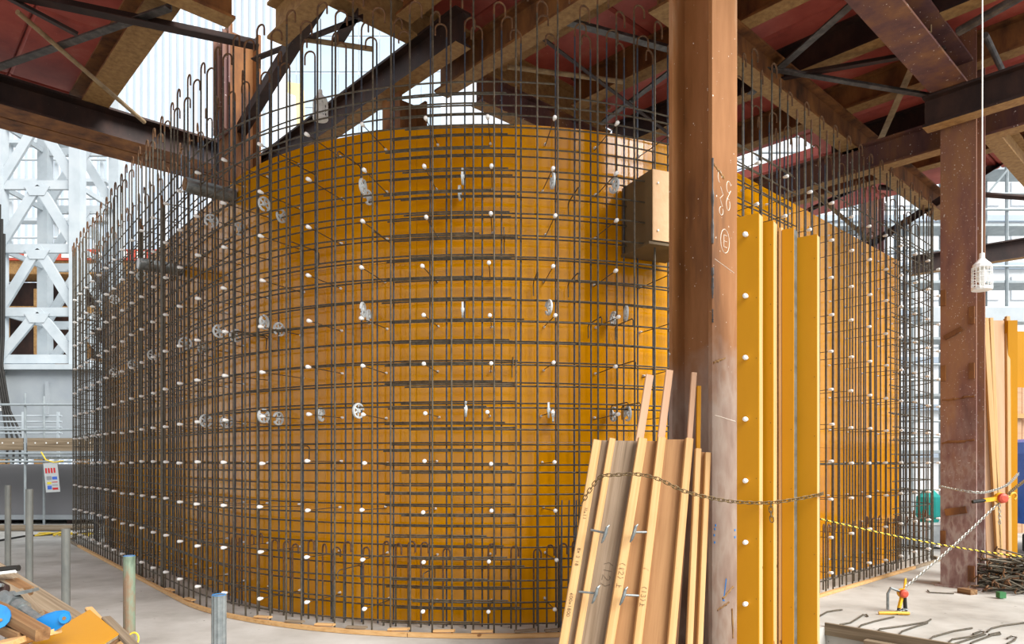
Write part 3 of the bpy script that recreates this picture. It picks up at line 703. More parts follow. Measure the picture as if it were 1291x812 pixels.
# standing yellow filler panels right of the column
fx = V((.80, -.60, 0)); fn = V((-.60, -.80, 0))
def standing_panel(label, xl, d, w_, th, ztop, edge, plugs=False, batten=None):
    a = W(xl, HY, d); a.z = 0
    t_ = thing('form_panel_board', label, 'form panel', a)
    mb = MB(); mb.prism([a, a+fx*w_, a+fx*w_-fn*.012, a-fn*.012], (0, 0, ztop)); mb.build('coated_face', YELM, t_)
    # timber edge behind the face on the open side
    p = a+fx*(w_-.012)-fn*(.013+th/2)
    timber('edge_batten', p, p+V((0, 0, ztop-.004)), .024, th, edge, t_, up=fn)
    p = a+fx*.03-fn*(.013+th/2); timber('edge_batten', p, p+V((0, 0, ztop-.004)), .04, th, WOODL, t_, up=fn)
    z = ztop-.18
    while z > .1:
        MB().lathe([(.003, 0), (.003, .002)], 6, frame(a+fx*(w_-.018)+V((0, 0, z)), fn)).build('nail_hole', INK, t_); z -= .45
    if plugs:
        z = 3.31
        while z > .1:
            q = a+fx*(w_*.45)+V((0, 0, z))
            c_ = place('tie_cone', cone_me, frame(q+fn*.028, fn) @ M.Rotation(math.pi, 4, 'Z'), t_); z -= .462
    return t_
standing_panel('yellow filler panel with a row of white plugs beside the column', 929, 5.36, .165, .085, 3.46, WOODL, True)
standing_panel('second yellow filler panel with a double pine edge', 957, 5.40, .105, .09, 3.43, WOODL)
standing_panel('narrow yellow filler panel with a grey metal edge', 986, 5.40, .085, .085, 3.38, GREYP2)
standing_panel('outermost yellow filler panel where the chain ends', 1004, 5.44, .15, .07, 3.33, WOODL)
a = W(974, HY, 5.46); a.z = 0
t_ = thing('form_panel_board', 'brown backed board squeezed between the yellow filler panels', 'form panel', a)
MB().prism([a, a+fx*.045, a+fx*.045-fn*.012, a-fn*.012], (0, 0, 3.38)).build('plywood_sheet', PLYB, t_)
timber('edge_batten', a+fx*.06-fn*.01, a+fx*.06-fn*.01+V((0, 0, 3.40)), .026, .05, WOODL, t_, up=fn)
# the chain round the stack, the column and the panels
chain([W(735, 632, 5.42), W(745, 616, 5.36), W(758, 601, 5.30), W(775, 599, 5.26), W(803, 598, 5.22), W(830, 604, 5.18), W(862, 619, 5.17), W(897, 628, 5.2), W(930, 633, 5.22), W(968, 634, 5.22), W(1000, 630, 5.25), W(1031, 624, 5.32), W(1037, 622, 5.45)],
      .036, 'rusty chain holding the leaning stack and yellow panels to the column', CHAINR)
chain([W(972, 636, 5.21), W(972, 646, 5.21), W(973, 655, 5.21)], .036, 'short chain tail with a hook hanging in front of yellow panels', CHAINR)

# ------------------------------------------------------------------ edge of the slab trench
e0, e1 = UV(PU1-.02, PV+.0, 0), UV(PU1-.02, -1.5, 0)
tag(timber('edge_board', e0+V((0, 0, -.02)), e1+V((0, 0, -.02)), .03, .12, WOODG), 'thin board lining the edge of the slab trench', 'timber')
tag(timber('edge_timber', UV(PU1-.09, 2.55, -.12), UV(PU1-.09, -1.5, -.12), .09, .16, WOODG), 'squared timber lying against the slab trench edge board', 'timber')
tag(timber('edge_timber', UV(PU1-.5, 2.75, -.225), UV(PU1-.2, 2.3, -.225), .09, .10, WOODL), 'short pale timber offcut in the slab trench', 'timber')
# ------------------------------------------------------------------ loose bars on the slab
def fb(pts): return [G(1020+x/4.764, 720+y/4.764, .012) for x, y in pts]
bars = [[(40,285),(65,270),(110,245),(165,235),(200,232)], [(185,322),(250,310),(300,280),(325,262),(345,262),(353,272)], [(298,342),(315,325),(400,300),(510,275)],
        [(465,372),(415,360),(425,348),(560,330),(710,305),(732,290)], [(540,382),(560,362),(650,330),(712,312)], [(722,415),(745,395),(870,360),(980,342)],
        [(840,430),(860,410),(960,395),(1045,378),(1050,365),(1030,362),(985,378)], [(850,445),(1000,398),(1060,380)], [(970,435),(990,425),(1100,385),(1150,378),(1145,368),(1080,382)],
        [(1070,365),(1095,345),(1160,328),(1291,310),(1400,300)], [(1190,405),(1215,392),(1245,398),(1235,415),(1190,437)], [(712,115),(725,128),(870,135)]]
labs = {0: 'loose bar lying against the outermost yellow panel foot', 3: 'bar with a hooked end lying across a thinner bar', 9: 'long curved loose bar lying beyond the hooked bars', 10: 'short loose bar bent round into an open loop', 11: 'single dark bar lying at the foot of the purple column'}
for i, b in enumerate(bars):
    mb = MB().tube(fb(b), .0085, 6, mis=[0]*(len(b)-1))
    tag(mb.build('loose_rebar', [REB, REBR]), labs.get(i, 'loose hooked rebar on the pale slab before the floor hoist'), 'rebar', 'loose hooked bars on the slab')
# ------------------------------------------------------------------ heap of rebar ties by the second column
def tie_variant(L, h, k):
    pts = [V((-L/2-.02, 0, h)), V((-L/2-.03, 0, h*.4)), V((-L/2, 0, 0)), V((0, 0, .01)), V((L/2, 0, 0)), V((L/2+.03, .03, h*.5)), V((L/2+.01, .06, h*.9))]
    return MB().tube(pts, .0105, 5, mis=[1, 1, 0, 0, 1, 1]).mesh('rebar_tie', [REB, REBR])
tvs = [tie_variant(random.uniform(.38, .7), random.uniform(.05, .11), k) for k in range(6)]
hc = G(1272, 744, 0)+V((.17, .03, 0))
for k in range(140):
    r_ = math.sqrt(random.random()); a = random.uniform(0, 2*math.pi)
    x_, y_ = .42*r_*math.cos(a), .36*r_*math.sin(a)
    top = .46*max(0, 1-r_**1.4); z = .03+top*(.15+.85*random.random()) if random.random() < .8 else .02+top
    yaw = random.gauss(-.15, .4)+(1.2 if random.random() < .12 else 0)
    o = place('rebar_tie', random.choice(tvs), M.Translation(hc+V((x_, y_, z))) @ M.Rotation(yaw, 4, 'Z') @ M.Rotation(random.gauss(.05, .16), 4, 'Y') @ M.Rotation(random.uniform(0, 6.28), 4, 'X'))
    tag(o, 'short double hooked rebar tie in the heap beside the purple column', 'rebar', 'heap of rebar ties')
o = timber('wood_block', G(1211, 744, .03), G(1228, 747, .03), .12, .06, WOODB); tag(o, 'small brown wood block at the foot of the purple column', 'timber')
o = MB().bar(G(1258, 750, .045), G(1266, 750, .045), .07, .07).build('crate_corner', mat('green paint', ['2c6a3c', '3c7c4a'], 5, .6)); tag(o, 'green block showing under the heap of rebar ties', 'block')
# ------------------------------------------------------------------ lever hoists
def lever_hoist(label, c, ax, handle, s=1.0, shank=True):
    ax = V(ax).normalized(); t_ = thing('lever_hoist', label, 'hoist', c); side = ax.cross(V((0, 1, 0))).normalized(); fr = V((0, -1, 0))
    if side.z < 0: side = -side
    Mx = frame(c, fr)
    MB().lathe([(.055*s, -.05*s), (.062*s, -.03*s), (.062*s, .0), (.05*s, .02*s)], 16, frame(c, fr)).build('gear_housing', YELP, t_)
    MB().lathe([(.058*s, 0), (.052*s, .03*s), (.03*s, .04*s)], 16, frame(c+fr*.022*s, fr)).build('red_cover', RED, t_)
    hd = V(handle).normalized(); p = c+hd*.05*s
    MB().bar(p, p+hd*.16*s, .03*s, .045*s, up=side).build('lever', YELP, t_)
    lv_ = bpy.data.objects[-1] if False else [c_ for c_ in t_.children if c_.name.startswith('lever')][-1]
    MB().tube([p+hd*.15*s, p+hd*.2*s, p+hd*.3*s], .02*s, 8).build('grip', BLACK, lv_)
    h = c-hd*.06*s; pts = [h, h-hd*.05*s]+[h-hd*(.09*s)+(-hd*math.cos(q)+V((0, 0, 1))*math.sin(q))*.04*s for q in [math.pi-(4.3*i/8) for i in range(9)]]
    MB().tube(pts, .012*s, 6).build('hook', YELP, t_)
    return t_
HU = W(1262, 628, 8.0); HL = W(1138, 748, 7.55)
lever_hoist('yellow lever hoist with red cover hanging in front of the purple column', HU, (-1, 0, 0), (-1, -.1, -.12), 1.0)
t_ = lever_hoist('yellow and red hoist lying on the slab at the chain foot', HL, (-1, 0, 0), (-.35, -.2, -.95), .8)
MB().tube([HL+V((-.03, 0, .02)), HL+V((-.14, -.02, .06)), HL+V((-.17, -.02, .0)), HL+V((-.17, -.02, -.17))], .014, 6).build('bent_handle', GALV, t_)
b = G(1126, 774, .012); MB().tube([b+V((-.14, .02, .005)), b+V((.02, 0, .01)), b+V((.16, -.02, .01))], .018, 6).build('lever', YELP, t_)
for k in range(4):
    ring(MB(), [b+V((.05+.03*k+.03*math.cos(q), .02*math.sin(q)+.03, .012+.01*k)) for q in [6.283*i/8 for i in range(8)]], .007).build('loose_link', GALV, t_)
MB().tube([HL+V((.02, 0, -.02)), HL+V((.03, 0, -.19))], .02, 8).build('anchor_stud', BLACK, t_)
chain([HL+V((.05, 0, .08)), HL.lerp(HU, .5)+V((0, 0, -.02)), HU+V((-.04, 0, -.07))], .03, 'bright taut chain between the two lever hoists', CHAINM, fat=1.2)
chain([HU+V((-.02, 0, -.05)), HU+V((-.015, 0, -.18)), HU+V((-.015, 0, -.3))], .032, 'loose chain tail hanging below the upper hoist', CHAINM, fat=1.2)
chain([HU+V((.09, 0, .05)), W(1284, 612, 8.3), W(1305, 598, 8.8), W(1330, 590, 9.4)], .04, 'rusty chain pulling the upper hoist towards the blue machine', CHAINR, fat=1.2)
chain([W(1186, 613, 8.95), W(1205, 617, 8.6), W(1232, 621, 8.45), W(1250, 619, 8.7), W(1270, 611, 9.0), W(1284, 597, 9.4)], .04, 'grey chain looped round the purple column and the leaning boards', CHAINM)
# yellow and black rope
r0, r1 = W(1012, 649, 7.2), W(1330, 707, 7.6)
pts = []
for i in range(161):
    f_ = i/160; pts.append(r0.lerp(r1, f_)+V((0, 0, -.05*math.sin(math.pi*f_))))
tag(MB().tube(pts, .009, 6, twist=.0, mis=lambda i, j: (i+j) // 2 % 2).build('barrier_rope', [YROPE, BROPE]), 'yellow and black striped barrier rope crossing before the purple column', 'rope')
# ------------------------------------------------------------------ boards leaning beyond the second column
def vstrip(xt, yt, x700, dt, db):
    yb = HY+CAMZ*F/db; xb = xt+(x700-xt)*(yb-yt)/(700-yt); return W(xb, yb, db), W(xt, yt, dt)
def back_panel(label, xl, xr, bl, br, yt, mt, dt, db, bats, face=None):
    A, B = vstrip(xl, yt, bl, dt, db); C, D = vstrip(xr, yt, br, dt, db); n = (C-A).cross(B-A).normalized(); n = n if n.y > 0 else -n
    t_ = thing('leaning_panel', label, 'form panel', (A+C)/2); Mx = frame(A, B-A, n); mi_ = Mx.inverted()
    mb = MB().prism([mi_ @ p for p in (A, C, D, B)], mi_.to_3x3() @ (n*.02)); place('plywood_sheet', mb.mesh('plywood_sheet', mt), Mx, t_)
    for xt, xb, w_ in bats:
        p0, p1 = vstrip(xt, yt-2, xb, dt, db); timber('batten', p0-n*.03, p1-n*.03, w_, .05, WOODL, t_, up=n)
back_panel('pink brown backed board with a slanting pine batten behind the column', 1236, 1266, 1244, 1268, 404, PLYPK, 9.75, 9.45, [(1240, 1257, .07), (1247, 1259, .05)])
back_panel('board with pine battens and a yellow edge beside the blue machine', 1266, 1274, 1267, 1275, 402, PLYPK, 9.80, 9.5, [(1268, 1270, .05)])
A = W(1271, HY, 9.7); A.z = 0
MB_ = MB().prism([A, A+V((.115, -.02, 0)), A+V((.115, .05, 0)), A+V((0, .07, 0))], (0, 0, 3.55)); tag(MB_.build('form_panel_board', [YELM]), 'yellow coated strip standing at the end of the leaning boards', 'form panel')
# ------------------------------------------------------------------ caged work lamps
def cage_lamp(label, p, h, ztop, cordm):
    t_ = thing('hanging_lamp', label, 'lamp', p); k = h/.35; r = .088*k
    mb = MB()
    for i in range(16):
        a = 2*math.pi*i/16; c_, s_ = math.cos(a), math.sin(a)
        mb.tube([p+V((r*.5*c_, r*.5*s_, .27*k)), p+V((r*.96*c_, r*.96*s_, .22*k)), p+V((r*c_, r*s_, .02*k))], .0045*k, 4)
    for z, rr in ((.22, .97), (.17, 1), (.12, 1), (.07, 1)): ring(mb, [p+V((r*rr*math.cos(6.283*i/16), r*rr*math.sin(6.283*i/16), z*k)) for i in range(16)], .0045*k, 4)
    mb.build('lamp_cage', WHT, t_)
    up = frame(p, (0, 0, 1))
    MB().lathe([(r*1.02, 0), (r*1.05, .012*k), (r*1.0, .03*k)], 16, up).build('base_ring', WHT, t_)
    MB().lathe([(r*.98, .215*k), (r*.9, .25*k), (r*.5, .285*k), (r*.28, .31*k), (r*.25, .36*k)], 16, up).build('lamp_cap', WHT, t_)
    MB().lathe([(.02*k, .06*k), (.045*k, .1*k), (.045*k, .16*k), (.025*k, .24*k)], 12, up).build('bulb', WHT, t_, smooth=True)
    MB().tube([p+V((0, 0, .34*k)), p+V((.004, 0, .5*(p.z+ztop)-p.z)), V((p.x, p.y, ztop))], .0055, 6).build('cord', cordm, t_)
cage_lamp('white caged work lamp on a long cord in front of the purple column', W(1238, 366, 5.9), .30, 7.06, WHT)
cage_lamp('white caged work lamp hanging behind the hooks by the black beam', W(404, 151, 8.05), .33, 6.66, BLACK)

# ------------------------------------------------------------------ guard posts and junk pile at the near left
for x, yt, d, r, mt, lab in ((276, 750, 2.4, .0243, GALV, 'bright ribbed looking steel post with a blue rimmed top'), (163, 701, 3.1, .0243, GRNP, 'green post with flaking rust beside the timber pile'),
                             (83, 667, 4.3, .0243, GREYP2, 'plain grey post standing behind the yellow ply sheet'), (37, 617, 5.1, .0243, GREYP2, 'tall dull post next to the farthest post'), (10, 612, 6.2, .0243, GREYP2, 'farthest tall dull post of the guard row')):
    t = W(x, yt, d); t_ = thing('guard_post', lab, 'post', (t.x, t.y, 0))
    mb = MB()
    if x == 276:
        pts = []
        for j in range(24):
            q = 2*math.pi*j/24; rr = r*(1.0 if j % 2 else .9); pts.append(V((t.x+rr*math.cos(q), t.y+rr*math.sin(q), 0)))
        mb.prism(pts, (0, 0, t.z))
    else: mb.tube([(t.x, t.y, 0), t], r, 16)
    mb.build('post_tube', mt, t_)
    mb = MB(); ring(mb, [t+V((r*.9*math.cos(6.283*j/16), r*.9*math.sin(6.283*j/16), 0)) for j in range(16)], .0016, 5); mb.build('post_rim', BLUE if x in (276, 163) else mt, t_)
# steel stillage carrying the pile (below the picture)
SC = W(40, HY, 2.75); SC.z = 0
st = thing('stillage', 'steel stillage bin under the heap of timber offcuts', 'bin', SC)
for sx in (-.55, .2):
    for sy in (-.35, .3):
        p = SC+V((sx, sy, 0)); MB().bar(p, p+V((0, 0, .52)), .05, .05, up=(0, 1, 0)).build('leg', GALV, st)
MB().box(SC.x-.6, SC.x+.25, SC.y-.4, SC.y+.35, .50, .54).build('tray', GALV, st)
def tmb(lab, a, b, w_, h_, mt, up=(0, 0, 1)): return tag(timber('timber_offcut', a, b, w_, h_, mt, up=up), lab, 'timber')
for k, (z, yy) in enumerate(((.59, -.2), (.59, .0), (.68, -.1), (.77, -.15), (.85, -.12))):
    tmb('squared bearer timber stacked under the offcut pile', SC+V((-.5, yy, z)), SC+V((.2, yy+.03, z)), .1, .08, WOODG)['group'] = 'bearers under the offcut pile'
tmb('long grey plank at the back of the offcut pile', W(-20, 715, 3.35), W(93, 788, 3.0), .11, .035, WOODG, (.3, -.5, .8))
tmb('wide weathered plank in the middle of the offcut pile', W(-12, 722, 3.1), W(38, 778, 2.8), .10, .03, WOODG, (.4, -.4, .8))
tmb('brown beam with worn end at the front of the offcut pile', W(-20, 758, 2.72), W(54, 800, 2.5), .05, .045, WOODB)
tmb('dark beam lying under the worn front beam', W(-15, 782, 2.72), W(32, 803, 2.55), .05, .04, WOODB)
tmb('short brown block wedged on the long grey plank', W(42, 772, 2.95), W(68, 786, 2.85), .05, .035, WOODB)
tmb('small chunky block near the top of the offcut pile', W(14, 735, 3.05), W(33, 746, 3.0), .06, .04, WOODB)
tmb('pale splintered batten right of the yellow ply sheet', W(134, 780, 2.85), W(176, 822, 2.45), .035, .02, WOODG)
tmb('thin pale batten peeping out behind the yellow ply sheet', W(112, 768, 2.98), W(152, 812, 2.7), .03, .02, WOODL)
tmb('pale cut board at the bottom of the offcut pile', W(20, 812, 2.6), W(62, 798, 2.55), .10, .02, WOODL)
tmb('pale flat board below the dark beam', W(-10, 815, 2.5), W(30, 806, 2.5), .12, .02, WOODL)
a, b, c = W(113, 768.5, 2.95), W(150, 799, 2.62), W(36, 813, 2.70)
e1_, e2_ = b-a, (c-a)*1.15; nn_ = e1_.cross(e2_).normalized(); nn_ = nn_ if nn_.z > 0 else -nn_
ys = thing('plywood_sheet', 'yellow coated plywood offcut on top of the timber pile', 'plywood', a)
MB().prism([a, a+e1_, a+e1_+e2_, a+e2_], -nn_*.003).build('coated_face', YELM, ys)
MB().prism([a-nn_*.003, a+e1_-nn_*.003, a+e1_+e2_-nn_*.003, a+e2_-nn_*.003], -nn_*.010).build('core', WOODG, ys)
sh2 = MB().prism([a-nn_*.014+e1_*.01, a+e1_*1.01-nn_*.014, a+e1_*1.01+e2_-nn_*.014, a+e2_-nn_*.014], -nn_*.011); tag(sh2.build('plywood_sheet', WOODB), 'second plywood offcut lying just under the yellow one', 'plywood')
js = thing('screw_jack', 'galvanised screw jack with bright blue foot plate on the offcut pile', 'jack', W(40, 775, 2.75))
p0, p1 = W(4, 750, 2.74), W(58, 789, 2.60); ad = (p1-p0).normalized()
MB().tube([p0, p1], .020, 12).build('tube', GALV, js)
q = p0.lerp(p1, .42); MB().tube([q-ad*.02, q, q+ad*.02], .03, 10).build('collar', GALV, js)
q = p0.lerp(p1, .22); MB().tube([q-ad*.03, q+ad*.03], .034, 6).build('clamp_nut', GALV, js)
MB().bar(q+V((.02, 0, .03)), q+V((.09, 0, .045)), .04, .012).build('clamp_ear', GALV, js)
pc = W(61, 787, 2.58); pl = [pc+V((.07*math.cos(6.283*i/14)*1.15+.0*i, .012*math.sin(6.283*i/14), .035*math.sin(6.283*i/14)+.025*math.cos(6.283*i/14))) for i in range(14)]
MB().prism(pl, (-.006, .012, .004)).build('foot_plate', BLUE, js)
for sx in (-1, 1):
    q = pc+V((.065*sx, -.006, .022*sx)); MB().lathe([(.019, -.005), (.019, .006)], 14, frame(q, (.1, -1, .3))).build('plate_lug', BLUE, js); lug = [c_ for c_ in js.children if c_.name.startswith('plate_lug')][-1]; MB().lathe([(.007, .0), (.007, .008)], 8, frame(q, (.1, -1, .3))).build('bolt_hole', WOODB, lug)
bj = thing('base_plate', 'scuffed blue base plate poking in beside the worn front beam', 'plate', W(-4, 778, 2.55))
MB().lathe([(.045, 0), (.045, .01)], 14, frame(W(-4, 778, 2.55), (.4, -1, .3))).build('plate', BLUE, bj)
MB().lathe([(.006, .01), (.006, .012)], 8, frame(W(2, 782, 2.55), (.4, -1, .3))).build('bolt_hole', WOODB, bj)
cl_ = thing('swivel_clamp', 'rusty swivel clamp at the edge of the offcut pile', 'clamp', W(0, 745, 2.8))
MB().tube([W(-3, 735, 2.85), W(5, 742, 2.83), W(3, 754, 2.8), W(-3, 764, 2.8)], .02, 8, rs=[.012, .022, .02, .012]).build('clamp_body', DARK, cl_)
MB().lathe([(.008, 0), (.008, .02)], 8, frame(W(3, 738, 2.80), (.2, -1, .2))).build('bolt', GALV, cl_)
tag(MB().tube([W(-12, 720, 3.0), W(8, 717.5, 3.0), W(24, 716, 3.0)], .013, 10).build('rubber_tube', BLACK), 'black rubber tube lying across the top of the offcuts', 'tube')
tag(MB().tube([W(-12, 724, 2.99), W(8, 722, 2.99), W(20, 720.5, 2.99)], .007, 8).build('foam_strip', WHT), 'white foam strip under the black rubber tube', 'strip')
mb = MB(); cc = W(168, 806, 2.9); ring(mb, [cc+V((.022*math.cos(6.283*i/16), .006*math.sin(6.283*i/16), .026*math.sin(6.283*i/16))) for i in range(16)], .0035, 5)
tag(mb.build('tie_loop', YROPE), 'yellow plastic loop round the green post', 'strap')

# ================================================================== background
# white lattice mast and its pedestal, left
mx0, mx1, my0, my1 = -14.15, -12.0, 19.5, 21.4
ms = thing('lattice_mast', 'white painted steel lattice mast beyond the left rebar run', 'mast', ((mx0+mx1)/2, 20.4, 4.25))
for x in (mx0, mx1):
    for y in (my0, my1): MB().bar((x, y, 4.25), (x, y, 17), .30, .30, up=(0, 1, 0)).build('chord', WHTST, ms)
zz = [4.45, 5.75, 7.5, 9.25, 11.0, 12.75, 14.5, 16.2]
for i, z in enumerate(zz):
    for y in (my0, my1):
        MB().bar((mx0, y, z), (mx1, y, z), .10, .24).build('lattice_bar', WHTST, ms)
        if i < len(zz)-1:
            z2 = zz[i+1]; xm = (mx0+mx1)/2
            MB().bar((mx0, y-.02, z), (xm, y-.02, z2), .08, .26).build('lattice_bar', WHTST, ms)
            MB().bar((mx1, y-.02, z), (xm, y-.02, z2), .08, .26).build('lattice_bar', WHTST, ms)
            MB().prism([(xm-.35, y-.08, z2-.05), (xm+.35, y-.08, z2-.05), (xm+.2, y-.08, z2-.3), (xm-.2, y-.08, z2-.3)], (0, .03, 0)).build('gusset_plate', WHTST, ms)
    for x in (mx0, mx1): MB().bar((x, my0, z), (x, my1, z), .08, .14).build('lattice_bar', WHTST, ms)
pd = thing('mast_pedestal', 'pale grey plated pedestal under the lattice mast', 'pedestal', (-13.2, 20.5, 1.7))
MB().box(-15.2, -11.4, 19.3, 21.8, 1.7, 4.2).build('body', GREYC, pd); MB().box(-15.4, -11.2, 19.1, 22, 4.12, 4.26).build('top_plate', WHTST, pd)
MB().box(-12.72, -12.64, 19.22, 19.3, 2.9, 3.8).build('rib', GREYC, pd)
MB().box(-13.96, -13.86, 19.2, 19.3, 3.0, 4.1).build('cable_rail', WHT, pd); crl = [c_ for c_ in pd.children if c_.name.startswith('cable_rail')][0]
for k in range(8): MB().lathe([(.012, 0), (.012, .01)], 6, frame((-13.91, 19.2, 3.1+.12*k), (0, -1, 0))).build('rail_hole', INK, crl)
for k in range(4):
    x = -13.85+.06*k
    tag(MB().tube([(x-.1, 19.15, 9-.4*k), (x-.08, 19.1, 5), (x-.05, 19.0, 4.2), (x+.15, 19.0, 3.0), (x+.35+.1*k, 18.9, 2.1), (x+.6+.12*k, 18.5, 1.58)], .028, 6).build('power_cable', BLACK), 'black power cable running down the mast pedestal', 'cable', 'cables down the pedestal')
tag(MB().tube([(mx0-.22, 19.3, 3.5), (mx0-.24, 19.3, 17)], .05, 6).build('power_cable', BLACK), 'thick black cable clipped along the mast chord', 'cable')
ct = thing('grey_container', 'long mid grey container below the scaffold rail', 'container', (-13.5, 19, 0))
MB().box(-17, -9.8, 18.3, 20.5, .22, 1.55).build('body', GREYD, ct); MB().box(-17.05, -9.75, 18.25, 20.5, .12, .24).build('base_rail', GREYC, ct)
for x in (-15.5, -13.5, -11.5): MB().box(x-.1, x+.1, 18.4, 20.4, 0, .13).build('skid', DARK, ct)
sc = thing('scaffold_walkway', 'scaffold walkway with guard rails in front of the pedestal', 'scaffold', (-12.5, 17.6, 0))
for x in (-15.6, -12.0, -9.9):
    MB().tube([(x, 17.4, 0), (x, 17.4, 3.3)], .028, 8).build('scaffold_post', SCAFF, sc); MB().tube([(x, 18.1, 0), (x, 18.1, 3.3)], .028, 8).build('scaffold_post', SCAFF, sc)
for z in (3.02, 2.4, 1.82, 1.62):
    MB().tube([(-16, 17.36, z), (-9.7, 17.36, z)], .028, 8).build('guard_rail', SCAFF, sc)
MB().box(-16, -12.05, 17.4, 17.44, 1.9, 2.2).build('toe_board', WOODG, sc); MB().box(-11.95, -9.8, 17.4, 17.44, 1.88, 2.2).build('toe_board', WOODG, sc)
for k in range(22):
    MB().lathe([(.02, 0), (.02, .004)], 6, frame((-15.8+.27*k, 17.398, 2.08), (0, -1, 0))).build('punched_hole', WHT, sc)
MB().box(-16, -9.8, 17.4, 18.1, 1.68, 1.74).build('walk_plank', GALV, sc)
for z in (2.35, 2.5, 2.65, 2.8):
    MB().tube([(-15.4, 18.2, z), (-11.6, 18.2, z)], .02, 6).build('inner_rail', WHTST, sc)
for x in (-13.9, -12.6, -11.7): MB().bar((x, 18.2, 1.75), (x, 18.2, 2.9), .06, .04, up=(0, 1, 0)).build('inner_post', WHTST, sc)
pp = W(65, 602, 17.2)
nb = thing('notice_sheet', 'white notice sheet with red and blue print tied to the walkway', 'notice', pp)
ex, ez = V((.992, 0, .06)), V((-.10, 0, .99))
def pq(u, v): return pp+ex*(u*.17)+ez*(v*.36)
MB().prism([pq(-1, -1), pq(1, -1), pq(1, 1), pq(-1, 1)], (0, .01, 0)).build('sheet', PAPER, nb); nbs = nb.children[0]
def pr(u0, u1, v0, v1, mt): MB().prism([pq(u0, v0)-V((0, .004, 0)), pq(u1, v0)-V((0, .004, 0)), pq(u1, v1)-V((0, .004, 0)), pq(u0, v1)-V((0, .004, 0))], (0, .003, 0)).build('print', mt, nbs)
for k in range(4): pr(-.8+.4*k, -.55+.4*k, .3, .65, REDI)
pr(.1, .8, -.15, .05, BLUI); pr(-.7, .0, -.15, .1, GRYI); pr(-.7, -.1, -.45, -.3, YELI); pr(0, .8, -.35, -.3, REDI); pr(0, .8, -.55, -.5, GRYI); pr(-.7, -.1, -.8, -.55, BLUI); pr(0, .8, -.85, -.7, REDI)
MB().tube([W(52, 570, 17.3), W(58, 580, 17.25), W(68, 583, 17.2), W(80, 581, 17.2)], .015, 6).build('yellow_cord', YROPE, nb)
# cables and planks at the foot
for k in range(3):
    tag(timber('floor_plank', (-14.5+.3*k, 16.6+.35*k, .04), (-10.4+.2*k, 16.5+.3*k, .04), .25, .05, WOODG), 'flat plank on the ground before the grey container', 'timber', 'planks before the container')
tag(MB().tube([G(48, 676)+V((.1*math.cos(i*1.1)+.06*i, .25*math.sin(i*1.7), .03+.02*(i % 3))) for i in range(22)], .018, 5).build('rope_coil', YROPE), 'tangle of yellow rope at the far foot of the cage', 'rope')
tag(MB().tube([G(-10, 683, .02), G(30, 676, .02), G(60, 674, .02), G(80, 673, .02)], .02, 6).build('power_cable', BLACK), 'black cable lying on the ground near the yellow rope tangle', 'cable')
# timber frame and platforms behind the mast
tf = thing('timber_trestle', 'orange brown timber support frame far behind the mast', 'frame', (-15, 27, 0))
for x in (-19.5, -18.0, -16.4, -14.8): MB().bar((x, 27, 0), (x, 27, 8.2 if x < -17 else 7.2), .35, .35, up=(0, 1, 0)).build('post', OCHRE, tf)
for z in (3.2, 5.4, 7.4): MB().bar((-21, 27, z), (-12, 27, z), .3, .28).build('beam', OCHRE, tf)
MB().box(-22, -11, 27.5, 28, 5.0, 8.6).build('back_panel', DARK, tf)
MB().box(-22, -12, 26.6, 27.8, 8.7, 9.2).build('platform', OCHRE, tf); MB().box(-22, -12, 26.5, 26.6, 9.2, 9.6).build('fascia', RED, tf)
for k in range(14): MB().box(-21.8+.7*k, -21.45+.7*k, 26.48, 26.5, 9.28, 9.52).build('fascia_panel', WHT, tf)
# scaffold stage with horizontal decks behind the mast
s2 = thing('scaffold_stage', 'pale blue white scaffold stage rising behind the lattice mast', 'scaffold', (-19, 31, 0))
for x in (-26, -24, -22, -20, -18):
    MB().bar((x, 31, 0), (x, 31, 17), .12, .12, up=(0, 1, 0)).build('scaffold_post', WHTST, s2)
for z in (10.5, 12.2, 13.9, 15.6):
    MB().bar((-27, 31, z), (-17.7, 31, z), .5, .14).build('deck', WHTST, s2)
    MB().tube([(-27, 30.8, z+.9), (-17.7, 30.8, z+.9)], .05, 6).build('guard_rail', WHTST, s2)
# clad building, left
b1 = thing('clad_building', 'white building clad in vertical ribbed sheets seen through the left gap', 'building', (-23, 42, 0))
MB().box(-42, -13.5, 40.2, 42.5, 0, 44).build('wall', CLAD, b1)
for k in range(70): MB().box(-42+.41*k, -41.9+.41*k, 40.08, 40.2, 0, 44).build('cladding_rib', CLADB, b1)
# glass tower, middle
b2 = thing('glass_tower', 'pale blue glazed tower seen through the gap over the black beam', 'building', (-13, 56, 0))
MB().box(-21.5, -5.5, 54.4, 64, 0, 52).build('core', MULL, b2)
pane = MB().box(-.76, .76, -.03, .03, -1.3, 1.3).mesh('pane', GLASSB)
for i in range(10):
    for j in range(11): place('pane', pane, M.Translation((-20.6+1.6*i, 54.36, 22+2.75*j)), b2)
# plain clad block behind the plum beam
b3 = thing('clad_building', 'plain pale block seen behind the round form top', 'building', (4, 48, 0))
MB().box(-5, 12, 48, 54, 0, 22).build('wall', CLAD, b3)
for k in range(40): MB().box(-5+.43*k, -4.9+.43*k, 47.9, 48, 0, 22).build('cladding_rib', CLADB, b3)
